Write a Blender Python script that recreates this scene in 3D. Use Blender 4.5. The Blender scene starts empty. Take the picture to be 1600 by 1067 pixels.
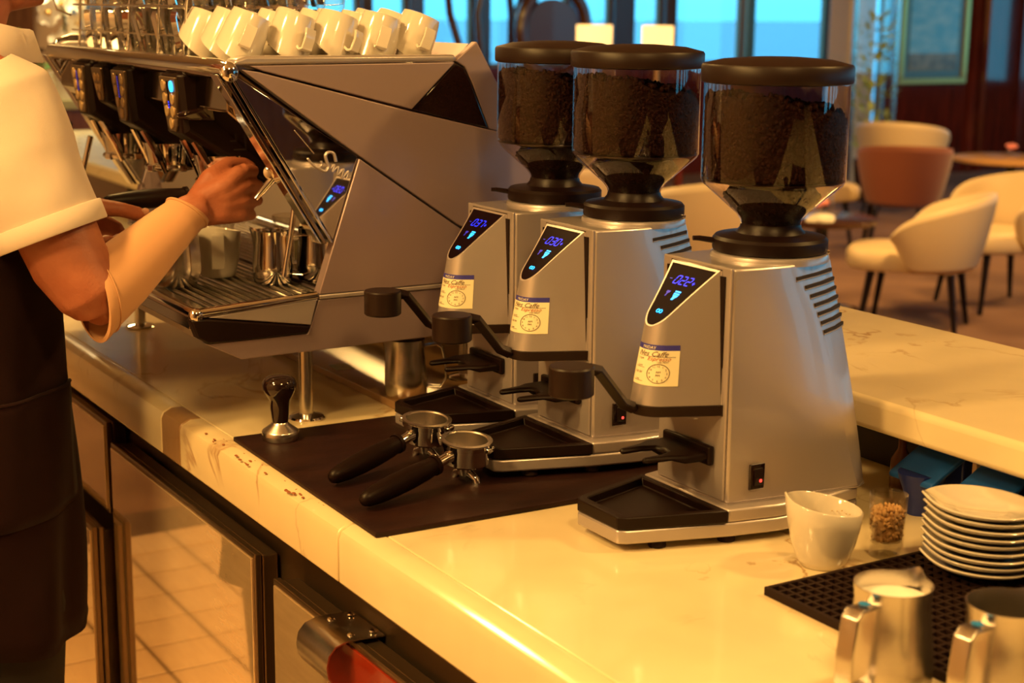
import bpy, bmesh, math, random
from mathutils import Vector, Matrix, Euler
import numpy as np
PI = math.pi
S = bpy.context.scene
COL = S.collection
random.seed(7)

# ------------------------------------------------------------------ camera
def look_basis(yaw, pitch, roll):
    F = Vector((math.sin(yaw)*math.cos(pitch), math.cos(yaw)*math.cos(pitch), -math.sin(pitch)))
    R0 = Vector((math.cos(yaw), -math.sin(yaw), 0)); U0 = R0.cross(F)
    R = math.cos(roll)*R0 + math.sin(roll)*U0
    U = -math.sin(roll)*R0 + math.cos(roll)*U0
    return F, R, U
cam_data = bpy.data.cameras.new('camera')
cam = bpy.data.objects.new('camera', cam_data); COL.objects.link(cam); S.camera = cam
cF, cR, cU = look_basis(math.radians(31.322), math.atan((533.5-10)/2450), math.radians(.6))
m = Matrix((cR, cU, -cF)).transposed().to_4x4(); m.translation = Vector((0, 0, 1.56)); cam.matrix_world = m
cam_data.sensor_width = 36; cam_data.lens = 36*2450/1600
cam_data.clip_start = .05; cam_data.clip_end = 2000
cam_data.dof.use_dof = True; cam_data.dof.focus_distance = 2.22; cam_data.dof.aperture_fstop = 5.4

# ------------------------------------------------------------------ world, lights, exposure
W = bpy.data.worlds.new('World'); S.world = W; W.use_nodes = True
wn = W.node_tree.nodes; wl = W.node_tree.links; wn.clear()
wo = wn.new('ShaderNodeOutputWorld'); bg = wn.new('ShaderNodeBackground')
tc = wn.new('ShaderNodeTexCoord'); sx = wn.new('ShaderNodeSeparateXYZ'); rp = wn.new('ShaderNodeValToRGB')
rp.color_ramp.elements[0].position = .0; rp.color_ramp.elements[0].color = (.10, .56, .86, 1)
rp.color_ramp.elements[1].position = .6; rp.color_ramp.elements[1].color = (.05, .34, .75, 1)
e = rp.color_ramp.elements.new(.08); e.color = (.18, .66, .90, 1)
wl.new(tc.outputs['Generated'], sx.inputs[0]); wl.new(sx.outputs['Z'], rp.inputs[0]); wl.new(rp.outputs[0], bg.inputs[0])
bg.inputs[1].default_value = 1.6; wl.new(bg.outputs[0], wo.inputs[0])

WARM = (1.0, .57, .165)
def area(name, loc, target, size, power, color=WARM, size_y=None):
    d = bpy.data.lights.new(name, 'AREA'); d.energy = power; d.color = color; d.size = size
    d.shape = 'DISK'
    if size_y: d.shape = 'RECTANGLE'; d.size_y = size_y
    o = bpy.data.objects.new(name, d); COL.objects.link(o); o.location = loc
    o.rotation_euler = (Vector(target)-Vector(loc)).to_track_quat('-Z', 'Y').to_euler()
    return o
area('downlight_aisle', (-.45, 1.9, 2.62), (.7, 2.1, .6), .28, 30)
area('fill_aisle_doors', (-.95, 1.3, 2.45), (.83, 2.3, .5), .4, 24)  # added fill lamp, unseen, brightens the cabinet doors and shirt
area('downlight_bar', (2.5, .75, 2.62), (1.2, 1.9, 1.0), .22, 17)
area('downlight_counter', (.75, .25, 2.62), (1.05, 1.3, .9), .30, 13.5)
area('downlight_machine', (.95, 3.6, 2.62), (1.0, 2.7, 1.2), .30, 13)
area('downlight_lounge_near', (5.2, 4.2, 2.65), (5.6, 5.2, 0), .6, 75)
area('downlight_lounge_mid', (8.3, 6.3, 2.65), (8.2, 7.6, 0), .7, 70)
area('downlight_lounge_left', (4.0, 8.0, 2.65), (4.6, 7.6, 0), .7, 60)
area('downlight_corridor', (1.6, 7.0, 2.65), (1.8, 7.4, .5), .6, 60, (1, .78, .38))
S.view_settings.view_transform = 'Standard'; S.view_settings.look = 'None'
S.view_settings.exposure = 0.55; S.view_settings.gamma = 1.0; S.view_settings.use_curve_mapping = False

# ------------------------------------------------------------------ materials
def mat(name, col, rough=.5, metal=0., coat=0., bump=None, emit=None, spec=.5, sheen=0., var=None, aniso=0.):
    m = bpy.data.materials.new(name); m.use_nodes = True
    nt = m.node_tree; b = nt.nodes['Principled BSDF']
    b.inputs['Base Color'].default_value = (*col, 1); b.inputs['Roughness'].default_value = rough
    b.inputs['Metallic'].default_value = metal; b.inputs['Coat Weight'].default_value = coat
    b.inputs['Specular IOR Level'].default_value = spec; b.inputs['Sheen Weight'].default_value = sheen
    b.inputs['Anisotropic'].default_value = aniso
    if emit:
        b.inputs['Emission Color'].default_value = (*emit[0], 1); b.inputs['Emission Strength'].default_value = emit[1]
    if bump or var:
        t = nt.nodes.new('ShaderNodeTexCoord')
    if bump:
        n = nt.nodes.new('ShaderNodeTexNoise'); n.inputs['Scale'].default_value = bump[0]; n.inputs['Detail'].default_value = 4
        nt.links.new(t.outputs['Object'], n.inputs['Vector'])
        bp = nt.nodes.new('ShaderNodeBump'); bp.inputs['Strength'].default_value = bump[1]; bp.inputs['Distance'].default_value = bump[2]
        nt.links.new(n.outputs['Fac'], bp.inputs['Height']); nt.links.new(bp.outputs['Normal'], b.inputs['Normal'])
    if var:                       # (scale, second colour, stretch)
        n2 = nt.nodes.new('ShaderNodeTexNoise'); n2.inputs['Scale'].default_value = var[0]; n2.inputs['Detail'].default_value = 5
        mp = nt.nodes.new('ShaderNodeMapping'); mp.inputs['Scale'].default_value = var[2]
        nt.links.new(t.outputs['Object'], mp.inputs[0]); nt.links.new(mp.outputs[0], n2.inputs['Vector'])
        cr = nt.nodes.new('ShaderNodeValToRGB'); cr.color_ramp.elements[0].position = .35; cr.color_ramp.elements[1].position = .68
        cr.color_ramp.elements[0].color = (*col, 1); cr.color_ramp.elements[1].color = (*var[1], 1)
        nt.links.new(n2.outputs['Fac'], cr.inputs[0]); nt.links.new(cr.outputs[0], b.inputs['Base Color'])
    return m
def marble(name, base, vein, rough=.14):
    m = mat(name, base, rough, coat=.3); nt = m.node_tree; b = nt.nodes['Principled BSDF']
    t = nt.nodes.new('ShaderNodeTexCoord')
    n = nt.nodes.new('ShaderNodeTexNoise'); n.inputs['Scale'].default_value = 2.6; n.inputs['Detail'].default_value = 7; n.inputs['Distortion'].default_value = 1.6
    nt.links.new(t.outputs['Object'], n.inputs['Vector'])
    r = nt.nodes.new('ShaderNodeValToRGB'); els = r.color_ramp.elements
    els[0].position = .485; els[0].color = (0, 0, 0, 1); els[1].position = .515; els[1].color = (0, 0, 0, 1)
    e = els.new(.5); e.color = (1, 1, 1, 1)
    nt.links.new(n.outputs['Fac'], r.inputs[0])
    n3 = nt.nodes.new('ShaderNodeTexNoise'); n3.inputs['Scale'].default_value = 5; nt.links.new(t.outputs['Object'], n3.inputs['Vector'])
    mul = nt.nodes.new('ShaderNodeMath'); mul.operation = 'MULTIPLY'
    r3 = nt.nodes.new('ShaderNodeValToRGB'); r3.color_ramp.elements[0].position = .5; r3.color_ramp.elements[1].position = .7
    nt.links.new(n3.outputs['Fac'], r3.inputs[0])
    nt.links.new(r.outputs[0], mul.inputs[0]); nt.links.new(r3.outputs[0], mul.inputs[1])
    n4 = nt.nodes.new('ShaderNodeTexNoise'); n4.inputs['Scale'].default_value = 9; nt.links.new(t.outputs['Object'], n4.inputs['Vector'])
    mx0 = nt.nodes.new('ShaderNodeMix'); mx0.data_type = 'RGBA'
    mx0.inputs[6].default_value = (*base, 1); mx0.inputs[7].default_value = (*[c*.82 for c in base], 1)
    nt.links.new(n4.outputs['Fac'], mx0.inputs[0])
    mx = nt.nodes.new('ShaderNodeMix'); mx.data_type = 'RGBA'; mx.inputs[7].default_value = (*vein, 1)
    nt.links.new(mx0.outputs[2], mx.inputs[6]); nt.links.new(mul.outputs[0], mx.inputs[0])
    nt.links.new(mx.outputs[2], b.inputs['Base Color'])
    return m
def thin_glass(name, tint=(1, 1, 1), ior=1.45, rough=.02, refl=1.0):
    m = bpy.data.materials.new(name); m.use_nodes = True; nt = m.node_tree; nt.nodes.clear()
    o = nt.nodes.new('ShaderNodeOutputMaterial'); t = nt.nodes.new('ShaderNodeBsdfTransparent'); g = nt.nodes.new('ShaderNodeBsdfGlossy')
    f = nt.nodes.new('ShaderNodeMapRange'); lw = nt.nodes.new('ShaderNodeLayerWeight'); pw = nt.nodes.new('ShaderNodeMath'); pw.operation = 'POWER'; pw.inputs[1].default_value = 2.4
    nt.links.new(lw.outputs['Facing'], pw.inputs[0]); lw.inputs[0].default_value = .5; nt.links.new(pw.outputs[0], f.inputs[0]); mx = nt.nodes.new('ShaderNodeMixShader')
    f.inputs['To Min'].default_value = (ior-1)*.12; f.inputs['To Max'].default_value = .75
    t.inputs[0].default_value = (*tint, 1); g.inputs['Roughness'].default_value = rough
    g.inputs[0].default_value = (refl, refl, refl, 1)
    nt.links.new(f.outputs[0], mx.inputs[0]); nt.links.new(t.outputs[0], mx.inputs[1]); nt.links.new(g.outputs[0], mx.inputs[2]); nt.links.new(mx.outputs[0], o.inputs[0])
    return m
M = dict(
    counter=marble('cream_marble', (.86, .73, .47), (.42, .26, .12)),
    counter_worn=marble('worn_marble_edge', (.84, .69, .42), (.30, .12, .04), .3),
    riser=marble('brown_marble', (.42, .24, .10), (.3, .15, .06), .12),
    tan=mat('brown_stone_inlay', (.34, .20, .09), .35, bump=(60, .3, .002)),
    silver=mat('silver_paint', (.46, .415, .43), .36, .60, coat=.5, bump=(900, .05, .0004)),
    silver_panel=mat('silver_panel_paint', (.33, .25, .27), .42, .50, coat=.12, bump=(900, .06, .0004)),
    chrome=mat('chrome', (.82, .80, .78), .06, 1.),
    mirror=mat('mirror_steel', (.80, .78, .76), .025, 1.),
    chrome_dark=mat('dark_chrome', (.34, .27, .22), .10, 1.),
    steel=mat('brushed_steel', (.62, .58, .54), .26, 1., bump=(180, .1, .0008), aniso=.4),
    steel_frame=mat('bronze_steel_frame', (.24, .17, .11), .30, .9, bump=(120, .1, .0006)),
    black=mat('black_plastic', (.008, .0025, .002), .42, spec=.2, bump=(700, .08, .0003)),
    blackmatte=mat('black_rubber', (.014, .005, .004), .62, spec=.2, bump=(260, .25, .0006)),
    brownblack=mat('warm_black_plastic', (.013, .005, .0035), .42, spec=.28, bump=(700, .08, .0003)),
    gloss_black=mat('gloss_black', (.012, .005, .005), .06, coat=.6),
    rubber=mat('mat_rubber', (.014, .004, .004), .5, spec=.25, bump=(90, .3, .001), var=(9, (.026, .008, .006), (1, 3, 1))),
    white=mat('white_porcelain', (.64, .59, .52), .10, coat=.5),
    coffee_in=mat('crema_residue', (.55, .40, .22), .4),
    milk=mat('milk_foam', (.90, .88, .80), .5, bump=(200, .2, .001)),
    door=mat('polished_cream_steel', (.92, .70, .44), .045, .62, coat=.5, var=(14, (.84, .62, .38), (1, 1, 6))),
    red_reflection=mat('painted_red_reflection', (.26, .024, .008), .15, coat=.3),  # reflected red put into the colour of the door end
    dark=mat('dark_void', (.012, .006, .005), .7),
    wood_red=mat('polished_mahogany', (.14, .017, .008), .10, coat=.7, var=(3, (.065, .010, .006), (6, 6, .8))),
    wood_dark=mat('dark_walnut', (.045, .016, .009), .22, coat=.3),
    wood_mid=mat('brown_wood', (.20, .075, .028), .25, coat=.3, var=(5, (.12, .04, .015), (6, 6, 1))),
    wood_gold=mat('honey_wood', (.50, .26, .085), .3, coat=.2),
    cream_pillar=mat('cream_pillar_paint', (.66, .48, .30), .45),
    cream_fab=mat('cream_leather', (.64, .48, .28), .5, bump=(60, .15, .002)),
    rust_fab=mat('rust_fabric', (.18, .042, .013), .75, sheen=.2, bump=(300, .3, .001)),
    carpet=mat('brown_carpet', (.26, .14, .085), .95, bump=(400, .5, .003), var=(1.3, (.13, .06, .035), (1, 1, 1))),
    tile=mat('beige_floor_tile', (.80, .62, .40), .4, var=(6, (.70, .52, .33), (1, 1, 1))),
    grout=mat('dark_grout', (.07, .035, .02), .8),
    shirt=mat('white_pique_cotton', (.58, .49, .42), .85, sheen=.15, bump=(900, .35, .0008)),
    apron=mat('dark_brown_apron', (.012, .003, .003), .9, spec=.1, sheen=.04, bump=(500, .3, .0008)),
    trousers=mat('black_trousers', (.006, .005, .006), .85, bump=(500, .3, .0008)),
    skin=mat('skin', (.39, .135, .07), .50, bump=(240, .35, .0015), var=(18, (.30, .09, .045), (1, 1, 1))),
    nail=mat('fingernail', (.60, .34, .24), .3),
    sleeve=mat('beige_compression_knit', (.52, .28, .14), .8, sheen=.1, bump=(700, .25, .0006)),
    hair=mat('dark_hair', (.03, .012, .008), .6),
    blue_plastic=mat('blue_plastic', (.010, .085, .36), .35, bump=(60, .1, .001)),
    blue_dark=mat('deep_blue_plastic', (.008, .02, .17), .4),
    sticker=mat('cream_sticker', (.82, .76, .52), .5),
    sticker_blue=mat('sticker_blue_band', (.035, .03, .30), .5),
    ink=mat('brown_ink', (.10, .04, .03), .6),
    ink_red=mat('red_ink', (.45, .10, .04), .6),
    screen=mat('screen_black', (.006, .001, .003), .5, spec=.04),
    led=mat('blue_led', (0, 0, .2), .5, emit=((.012, .03, 1.0), 1.5)),
    led_cyan=mat('cyan_led', (0, .1, .2), .5, emit=((.02, .38, 1.0), 2.6)),
    led_dim=mat('dim_blue_led', (0, 0, .1), .5, emit=((.06, .04, .55), .6)),
    led_red=mat('red_led', (.2, 0, 0), .5, emit=((1.0, .03, .02), 3.0)),
    button=mat('tan_button', (.52, .36, .18), .35, .4),
    glass=thin_glass('clear_glass', (.96, .95, .92), 1.5),
    hopper=thin_glass('smoked_hopper_plastic', (.88, .80, .80), 1.30, .03),
    window=thin_glass('window_glass', (.93, .97, 1.0), 1.35, .01),
    bean=mat('dark_coffee_beans', (.014, .0035, .002), .6, spec=.10, bump=(250, .3, .001)),
    bean_core=mat('bean_mass', (.010, .003, .002), .7, spec=.1, bump=(160, 1., .004)),
    bean_light=mat('light_roast_beans', (.46, .27, .11), .45, bump=(300, .3, .001)),
    shade=mat('lit_lampshade', (.9, .7, .4), .8, emit=((1.0, .58, .2), 1.0)),
    leaf=mat('dark_green_leaf', (.03, .09, .015), .5),
    leaf_light=mat('yellow_green_leaf', (.35, .42, .08), .5),
    petal=mat('orchid_petal', (.88, .82, .66), .6),
    pink=mat('pink_petal', (.75, .25, .22), .6),
    napkin=mat('white_napkin', (.85, .80, .70), .8),
    ceiling=mat('ceiling_paint', (.55, .42, .28), .8),
    wall_paint=mat('tan_wall_paint', (.45, .28, .15), .6),
    sea=mat('sea_water', (.02, .16, .26), .25, bump=(.4, .6, .5)),
    gilt=mat('gilt_frame', (.62, .38, .12), .3, .7),
    blue_paint=mat('blue_column_paint', (.05, .16, .42), .3),
    paper=mat('slab_reflection_white', (.80, .86, .74), .6),  # pale tone for the reflection patch on the brown slab
    sock_blue=mat('blue_sticker', (.01, .20, .55), .5),
)

# ------------------------------------------------------------------ mesh helpers
class MB:
    def __init__(s, org=(0, 0, 0)):
        s.v = []; s.f = []; s.o = Vector(org)
    def add(s, vs, fs, T=None):
        n = len(s.v)
        for p in vs:
            p = Vector(p)
            if T is not None: p = T @ p
            s.v.append(p)
        s.f += [tuple(i+n for i in f) for f in fs]
        return s
    def box(s, x0, x1, y0, y1, z0, z1, T=None):
        return s.add([(x0,y0,z0),(x1,y0,z0),(x1,y1,z0),(x0,y1,z0),(x0,y0,z1),(x1,y0,z1),(x1,y1,z1),(x0,y1,z1)],
                     [(0,3,2,1),(4,5,6,7),(0,1,5,4),(1,2,6,5),(2,3,7,6),(3,0,4,7)], T)
    def prism(s, poly, a0, a1, ax='z', T=None):
        n = len(poly)
        def P(p, a):
            return (p[0], p[1], a) if ax == 'z' else ((p[0], a, p[1]) if ax == 'y' else (a, p[0], p[1]))
        vs = [P(p, a0) for p in poly]+[P(p, a1) for p in poly]
        fs = [tuple(range(n))[::-1], tuple(range(n, 2*n))]+[(i, (i+1) % n, n+(i+1) % n, n+i) for i in range(n)]
        return s.add(vs, fs, T)
    def loft(s, rings, cap=True, closed=True, T=None):
        n = len(rings[0]); vs = [p for r in rings for p in r]; fs = []
        for k in range(len(rings)-1):
            for i in range(n if closed else n-1):
                j = (i+1) % n
                fs.append((k*n+i, k*n+j, (k+1)*n+j, (k+1)*n+i))
        if cap and closed:
            fs.append(tuple(range(n))[::-1]); fs.append(tuple(range((len(rings)-1)*n, len(rings)*n)))
        return s.add(vs, fs, T)
    def lathe(s, prof, c=(0, 0, 0), seg=32, T=None, cap=True, ax=None):
        c = Vector(c); q = Matrix.Identity(3) if ax is None else Vector(ax).to_track_quat('Z', 'Y').to_matrix()
        rings = [[c+q @ Vector((r*math.cos(2*PI*i/seg), r*math.sin(2*PI*i/seg), z)) for i in range(seg)] for r, z in prof]
        return s.loft(rings, cap, True, T)
    def tube(s, pts, r, seg=10, cap=True, T=None, flat=1., closed=False, up=None):
        pts = [Vector(p) for p in pts]; n = len(pts)
        if not hasattr(r, '__len__'): r = [r]*n
        rings = []; prev = None
        for i, p in enumerate(pts):
            if closed: t = pts[(i+1) % n]-pts[i-1]
            else: t = pts[min(i+1, n-1)]-pts[max(i-1, 0)]
            t.normalize()
            if prev is None:
                a = Vector(up) if up else (Vector((0, 0, 1)) if abs(t.z) < .9 else Vector((1, 0, 0)))
            else: a = prev
            a = (a-t*a.dot(t)).normalized(); prev = a; b = t.cross(a)
            rings.append([p+(a*math.cos(2*PI*k/seg)*flat+b*math.sin(2*PI*k/seg))*r[i] for k in range(seg)])
        if closed: rings.append(rings[0]); return s.loft(rings, False, True, T)
        return s.loft(rings, cap, True, T)
    def ell(s, c, r, seg=12, rg=8, T=None):
        c = Vector(c); rings = []
        for k in range(1, rg):
            a = PI*k/rg
            rings.append([c+Vector((r[0]*math.sin(a)*math.cos(2*PI*i/seg), r[1]*math.sin(a)*math.sin(2*PI*i/seg), -r[2]*math.cos(a))) for i in range(seg)])
        n = len(s.v); s.loft(rings, False, True, T)
        b = c-Vector((0, 0, r[2])); t = c+Vector((0, 0, r[2]))
        if T is not None: b = T @ b; t = T @ t
        s.v += [b, t]; L = len(s.v); m = len(rings)
        for i in range(seg):
            j = (i+1) % seg
            s.f.append((L-2, n+j, n+i)); s.f.append((L-1, n+(m-1)*seg+i, n+(m-1)*seg+j))
        return s
    def build(s, name, material, parent=None, smooth=35, bevel=0, seg=2, fix=True, sub=0):
        me = bpy.data.meshes.new(name)
        me.from_pydata([p-s.o for p in s.v], [], s.f)
        if fix:
            bm = bmesh.new(); bm.from_mesh(me); bmesh.ops.recalc_face_normals(bm, faces=bm.faces); bm.to_mesh(me); bm.free()
        me.materials.append(material if not isinstance(material, str) else M[material])
        if smooth:
            me.polygons.foreach_set('use_smooth', [True]*len(me.polygons)); me.set_sharp_from_angle(angle=math.radians(smooth))
        o = bpy.data.objects.new(name, me); COL.objects.link(o)
        if parent is not None: o.parent = parent
        if bevel:
            b = o.modifiers.new('bevel', 'BEVEL'); b.width = bevel; b.segments = seg; b.limit_method = 'ANGLE'; b.angle_limit = math.radians(40)
            b.harden_normals = False
        if sub:
            u = o.modifiers.new('sub', 'SUBSURF'); u.levels = sub; u.render_levels = sub
        return o
def tag(o, label=None, cat=None, group=None, kind=None):
    if label: o['label'] = label
    if cat: o['category'] = cat
    if group: o['group'] = group
    if kind: o['kind'] = kind
    return o
def thing(name, loc, label, cat, group=None, rz=0):
    o = bpy.data.objects.new(name, None); COL.objects.link(o); o.location = loc; o.rotation_euler = (0, 0, rz)
    o.empty_display_size = .05
    return tag(o, label, cat, group)
def struct(name, mb, material, **k):
    return tag(mb.build(name, material, **k), kind='structure')
def dup(o, parent=None, label=None, loc=None, rz=None, skip=()):
    c = o.copy(); COL.objects.link(c)
    if parent is not None: c.parent = parent
    if label: c['label'] = label
    if loc is not None: c.location = loc
    if rz is not None: c.rotation_euler = (c.rotation_euler[0], c.rotation_euler[1], rz)
    for ch in list(o.children):
        if ch.name.split('.')[0] not in skip: dup(ch, c, skip=skip)
    return c
def rot(ax, a, piv=(0, 0, 0)):
    return Matrix.Translation(piv) @ Matrix.Rotation(a, 4, ax) @ Matrix.Translation(-Vector(piv))
def text_poly(txt, size, shear=0, spacing=1.0, align='LEFT'):
    c = bpy.data.curves.new('t', 'FONT'); c.body = txt; c.size = size; c.shear = shear; c.space_character = spacing; c.align_x = align
    c.resolution_u = 2
    o = bpy.data.objects.new('t', c); COL.objects.link(o)
    dg = bpy.context.evaluated_depsgraph_get(); me = bpy.data.meshes.new_from_object(o.evaluated_get(dg))
    vs = [tuple(v.co) for v in me.vertices]; fs = [tuple(p.vertices) for p in me.polygons]
    bpy.data.objects.remove(o); bpy.data.curves.remove(c); bpy.data.meshes.remove(me)
    return vs, fs

# ================================================================== SETTING
fl = struct('floor', MB().box(-1.3, 14, -3.6, 13, -.06, 0), 'carpet', smooth=0)
gr = MB().box(-1.29, .945, .3, 4.6, .0005, .002).build('grout_bed', 'grout', fl, 0)
tm = MB().box(0, .156, 0, .156, .002, .007).build('floor_tile', 'tile', fl, 0, bevel=.0015, seg=1)
tm.location = (-1.27, .75, 0)
for i in range(13):
    for j in range(22):
        if i or j:
            c = tm.copy(); COL.objects.link(c); c.parent = fl; c.location = (-1.27+.165*i, .75+.165*j, 0)
struct('ceiling', MB().box(-1.3, 14, -3.6, 13, 2.75, 2.85), 'ceiling', smooth=0)
struct('wall_left', MB().box(-1.4, -1.3, -3.6, 13, 0, 2.75), 'cream_pillar', smooth=0)
# near wall (behind the camera) and right wall: sill, head and posts with window openings
struct('wall_near', MB().box(-1.3, 14, -3.7, -3.6, 0, .3).box(-1.3, 14, -3.7, -3.6, 2.45, 2.75).box(-1.3, 5.3, -3.7, -3.6, .3, 2.45), 'wood_mid', smooth=0)
struct('wall_right', MB().box(14, 14.1, -3.6, 13, 0, .8).box(14, 14.1, -3.6, 13, 2.45, 2.75), 'wood_red', smooth=0)
k = 1
for x in (5.3, 7.0, 8.8, 10.9, 13.0):
    struct('trim_%d' % k, MB().box(x-.28, x+.28, -3.75, -3.55, .3, 2.45), 'wood_red', smooth=0); k += 1
for y in (-2, 1, 4, 7, 10):
    struct('trim_%d' % k, MB().box(13.95, 14.15, y-.35, y+.35, .8, 2.45), 'wood_red', smooth=0); k += 1
# far wall: mahogany dado, window bays between posts
FY = 12.0
struct('wall_far', MB().box(5.1, 10.95, FY, FY+.15, 0, 1.04).box(5.1, 14, FY, FY+.15, 2.35, 2.75), 'wood_red', smooth=0)
posts = [(5.02, 5.2), (5.79, 5.89), (6.24, 6.37), (6.88, 7.02), (7.45, 7.5), (7.86, 7.97), (8.33, 8.55), (8.9, 9.03), (9.87, 9.97), (10.95, 11.1)]
for i, (a, b) in enumerate(posts):
    struct('trim_%d' % k, MB().box(a, b, FY-.06, FY+.12, 1.04, 2.35), 'steel_frame' if i == 8 else 'wood_dark', smooth=0, bevel=.008); k += 1
for i in range(len(posts)-1):
    a = posts[i][1]; b = posts[i+1][0]
    w = struct('window_%d' % (i+1), MB().box(a, a+.025, FY+.02, FY+.08, 1.06, 2.33).box(b-.025, b, FY+.02, FY+.08, 1.06, 2.33)
               .box(a, b, FY+.02, FY+.08, 1.04, 1.07).box(a, b, FY+.02, FY+.08, 2.32, 2.35), 'steel_frame', smooth=0)
    MB().box(a+.02, b-.02, FY+.045, FY+.055, 1.06, 2.33).build('pane', 'window', w, 0)
# left part of the far side: honey wood wall and shelf wall
struct('wall_back_left', MB().box(3.05, 5.05, 11.4, 11.55, 0, 2.75), 'wood_gold', smooth=0)
struct('wall_corridor', MB().box(-1.3, 3.1, 10.4, 10.55, 0, 2.75), 'wall_paint', smooth=0)
# mahogany wall on the right with the painting
struct('wall_painting', MB().box(10.78, 14, 11.0, 11.12, 0, 2.75), 'wood_red', smooth=0)
for i, (x, w_) in enumerate(((11.9, .05), (12.05, .03), (12.6, .06))):
    struct('trim_%d' % k, MB().prism([(x, 10.97), (x+w_, 10.93), (x+2*w_, 10.97), (x+2*w_, 11.01), (x, 11.01)], 0, 2.75), 'wood_red', smooth=0); k += 1
struct('trim_%d' % k, MB().box(9.85, 10.16, 10.5, 10.8, 0, 2.75), 'cream_pillar', smooth=0, bevel=.03); k += 1
struct('trim_%d' % k, MB().box(10.2, 10.26, 10.45, 10.52, 0, 2.75), 'steel', smooth=0, bevel=.01); k += 1
# sea outside
sea = MB().add([(-400, 14, -7), (900, 14, -7), (900, 900, -7), (-400, 900, -7)], [(0, 1, 2, 3)])
struct('ground_sea', sea, 'sea', smooth=0)

# painting (a plain seaside view in a gilt frame)
p = thing('painting', (11.36, 10.97, .9), 'framed landscape painting in a gilt frame on the mahogany wall', 'painting')
f = MB(p.location)
for b in ((10.91, 11.81, 10.94, 11.0, .87, .93), (10.91, 11.81, 10.94, 11.0, 1.78, 1.84), (10.91, 10.97, 10.94, 11.0, .93, 1.78), (11.75, 11.81, 10.94, 11.0, .93, 1.78)): f.box(*b)
f.build('frame', 'gilt', p, 0, bevel=.008)
MB(p.location).box(10.97, 11.75, 10.965, 10.99, .93, 1.78).build('mount', mat('teal_mount', (.10, .20, .24), .3), p, 0)
MB(p.location).box(11.04, 11.68, 10.96, 10.964, 1.06, 1.72).build('sky_area', mat('painted_sky', (.12, .42, .62), .2, var=(5, (.35, .6, .7), (1, 1, 3))), p, 0)
MB(p.location).box(11.04, 11.68, 10.957, 10.962, 1.0, 1.16).build('shore_area', mat('painted_shore', (.12, .10, .06), .25, var=(9, (.35, .28, .16), (1, 1, 1))), p, 0)

# ================================================================== COUNTER
ct = thing('countertop', (1.2, 2, .825), 'cream marble work counter with rounded worn front edge', 'countertop')
O = ct.location
MB(O).box(.853, 1.66, -.9, 5.2, .83, .9).build('slab', 'counter', ct, 0, bevel=.002)
def edge(a, b, m, n='edge_strip'):
    r = .012; pr = [(.8535, .822), (.8535, .9), (.815+r+.006, .9), (.815+.004, .9-r*.6), (.815, .9-r-.004), (.815, .822)]
    return MB(O).prism(pr, a, b, 'y').build(n, m, ct, 30, bevel=.003)
edge(-.9, 1.768, 'counter'); edge(1.771, 2.372, 'counter_worn'); edge(2.462, 5.2, 'counter'); edge(2.373, 2.461, 'tan', 'inlay_strip')
# chips and crumbs on the worn edge
rr = random.Random(3); mb = MB(O)
for i in range(26):
    y = 1.85+rr.random()**1.3*.45; x = .818+rr.random()*.02
    mb.ell((x, y, .899), (.0012+rr.random()*.002, .002+rr.random()*.006, .0012), 6, 4)
tag(mb.build('stain_marks', mat('rust_stain', (.30, .10, .03), .6), ct), kind='stuff')
rs = thing('marble_riser', (1.3, 2.9, .9), 'low brown marble slab on the counter behind and under the machine', 'slab')
MB(rs.location).box(1.151, 1.47, 2.225, 3.4, .9003, .913).build('slab', 'riser', rs, 0, bevel=.0015)
tag(MB().box(-.022, .022, -.017, .017, 0, .0008).build('reflection_patch', 'paper', None, 0), 'white patch standing in for a bright reflection on the brown slab', 'reflection patch').location = (1.185, 2.545, .9132)  # thin white sheet stands in for a bright reflection on the slab
bpy.data.objects['reflection_patch'].rotation_euler = (0, 0, 1.45)

bt = thing('bar_counter', (1.7, 2.5, 1.005), 'raised cream marble bar top running behind the grinders', 'bar counter')
MB(bt.location).box(1.475, 1.914, -1.2, 6.4, 1.005, 1.05).build('slab', 'counter', bt, 30, bevel=.009, seg=3)
struct('wall_bar', MB().box(1.66, 1.86, -1.2, 6.3, 0, 1.004), 'wood_red', smooth=0)
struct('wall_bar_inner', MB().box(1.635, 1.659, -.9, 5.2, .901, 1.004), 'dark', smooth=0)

# blue dispensers under the raised bar
def scoop(y, lab):
    t = thing('lid_dispenser', (1.54, y, .9), lab, 'dispenser', 'blue dispensers under the bar')
    a = MB().prism([(-.045, .044), (.03, .084), (.03, .092), (-.045, .052)], -.040, .040, 'y')
    a.build('flap', 'blue_plastic', t, 0, bevel=.003)
    b = MB().loft([[(-.022+.035*math.cos(q)*s_, .030*math.sin(q)*s_, z) for q in [2*PI*i/20 for i in range(20)]] for s_, z in ((.55, 0), (.6, .02), (.95, .05), (1, .058))])
    b.build('cup_body', 'blue_dark', t); MB().box(.016, .05, -.036, .036, 0, .082).build('housing', 'blue_dark', t, 0, bevel=.003)
    return t
scoop(1.435, 'blue hinged dispenser under the bar, nearest the rightmost grinder')
scoop(1.325, 'blue hinged dispenser under the bar, above the tan glass of beans')
scoop(1.215, 'blue hinged dispenser under the bar, partly hidden behind the saucers')
for y, lab in ((1.38, 'cream divider board between the left two blue dispensers'), (1.27, 'cream divider board between the right two blue dispensers')):
    o = tag(MB().box(-.02, .03, -.004, .004, 0, .088).build('divider_board', 'cream_pillar', None, 0, bevel=.001), lab, 'divider', 'divider boards'); o.location = (1.575, y, .9)
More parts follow.
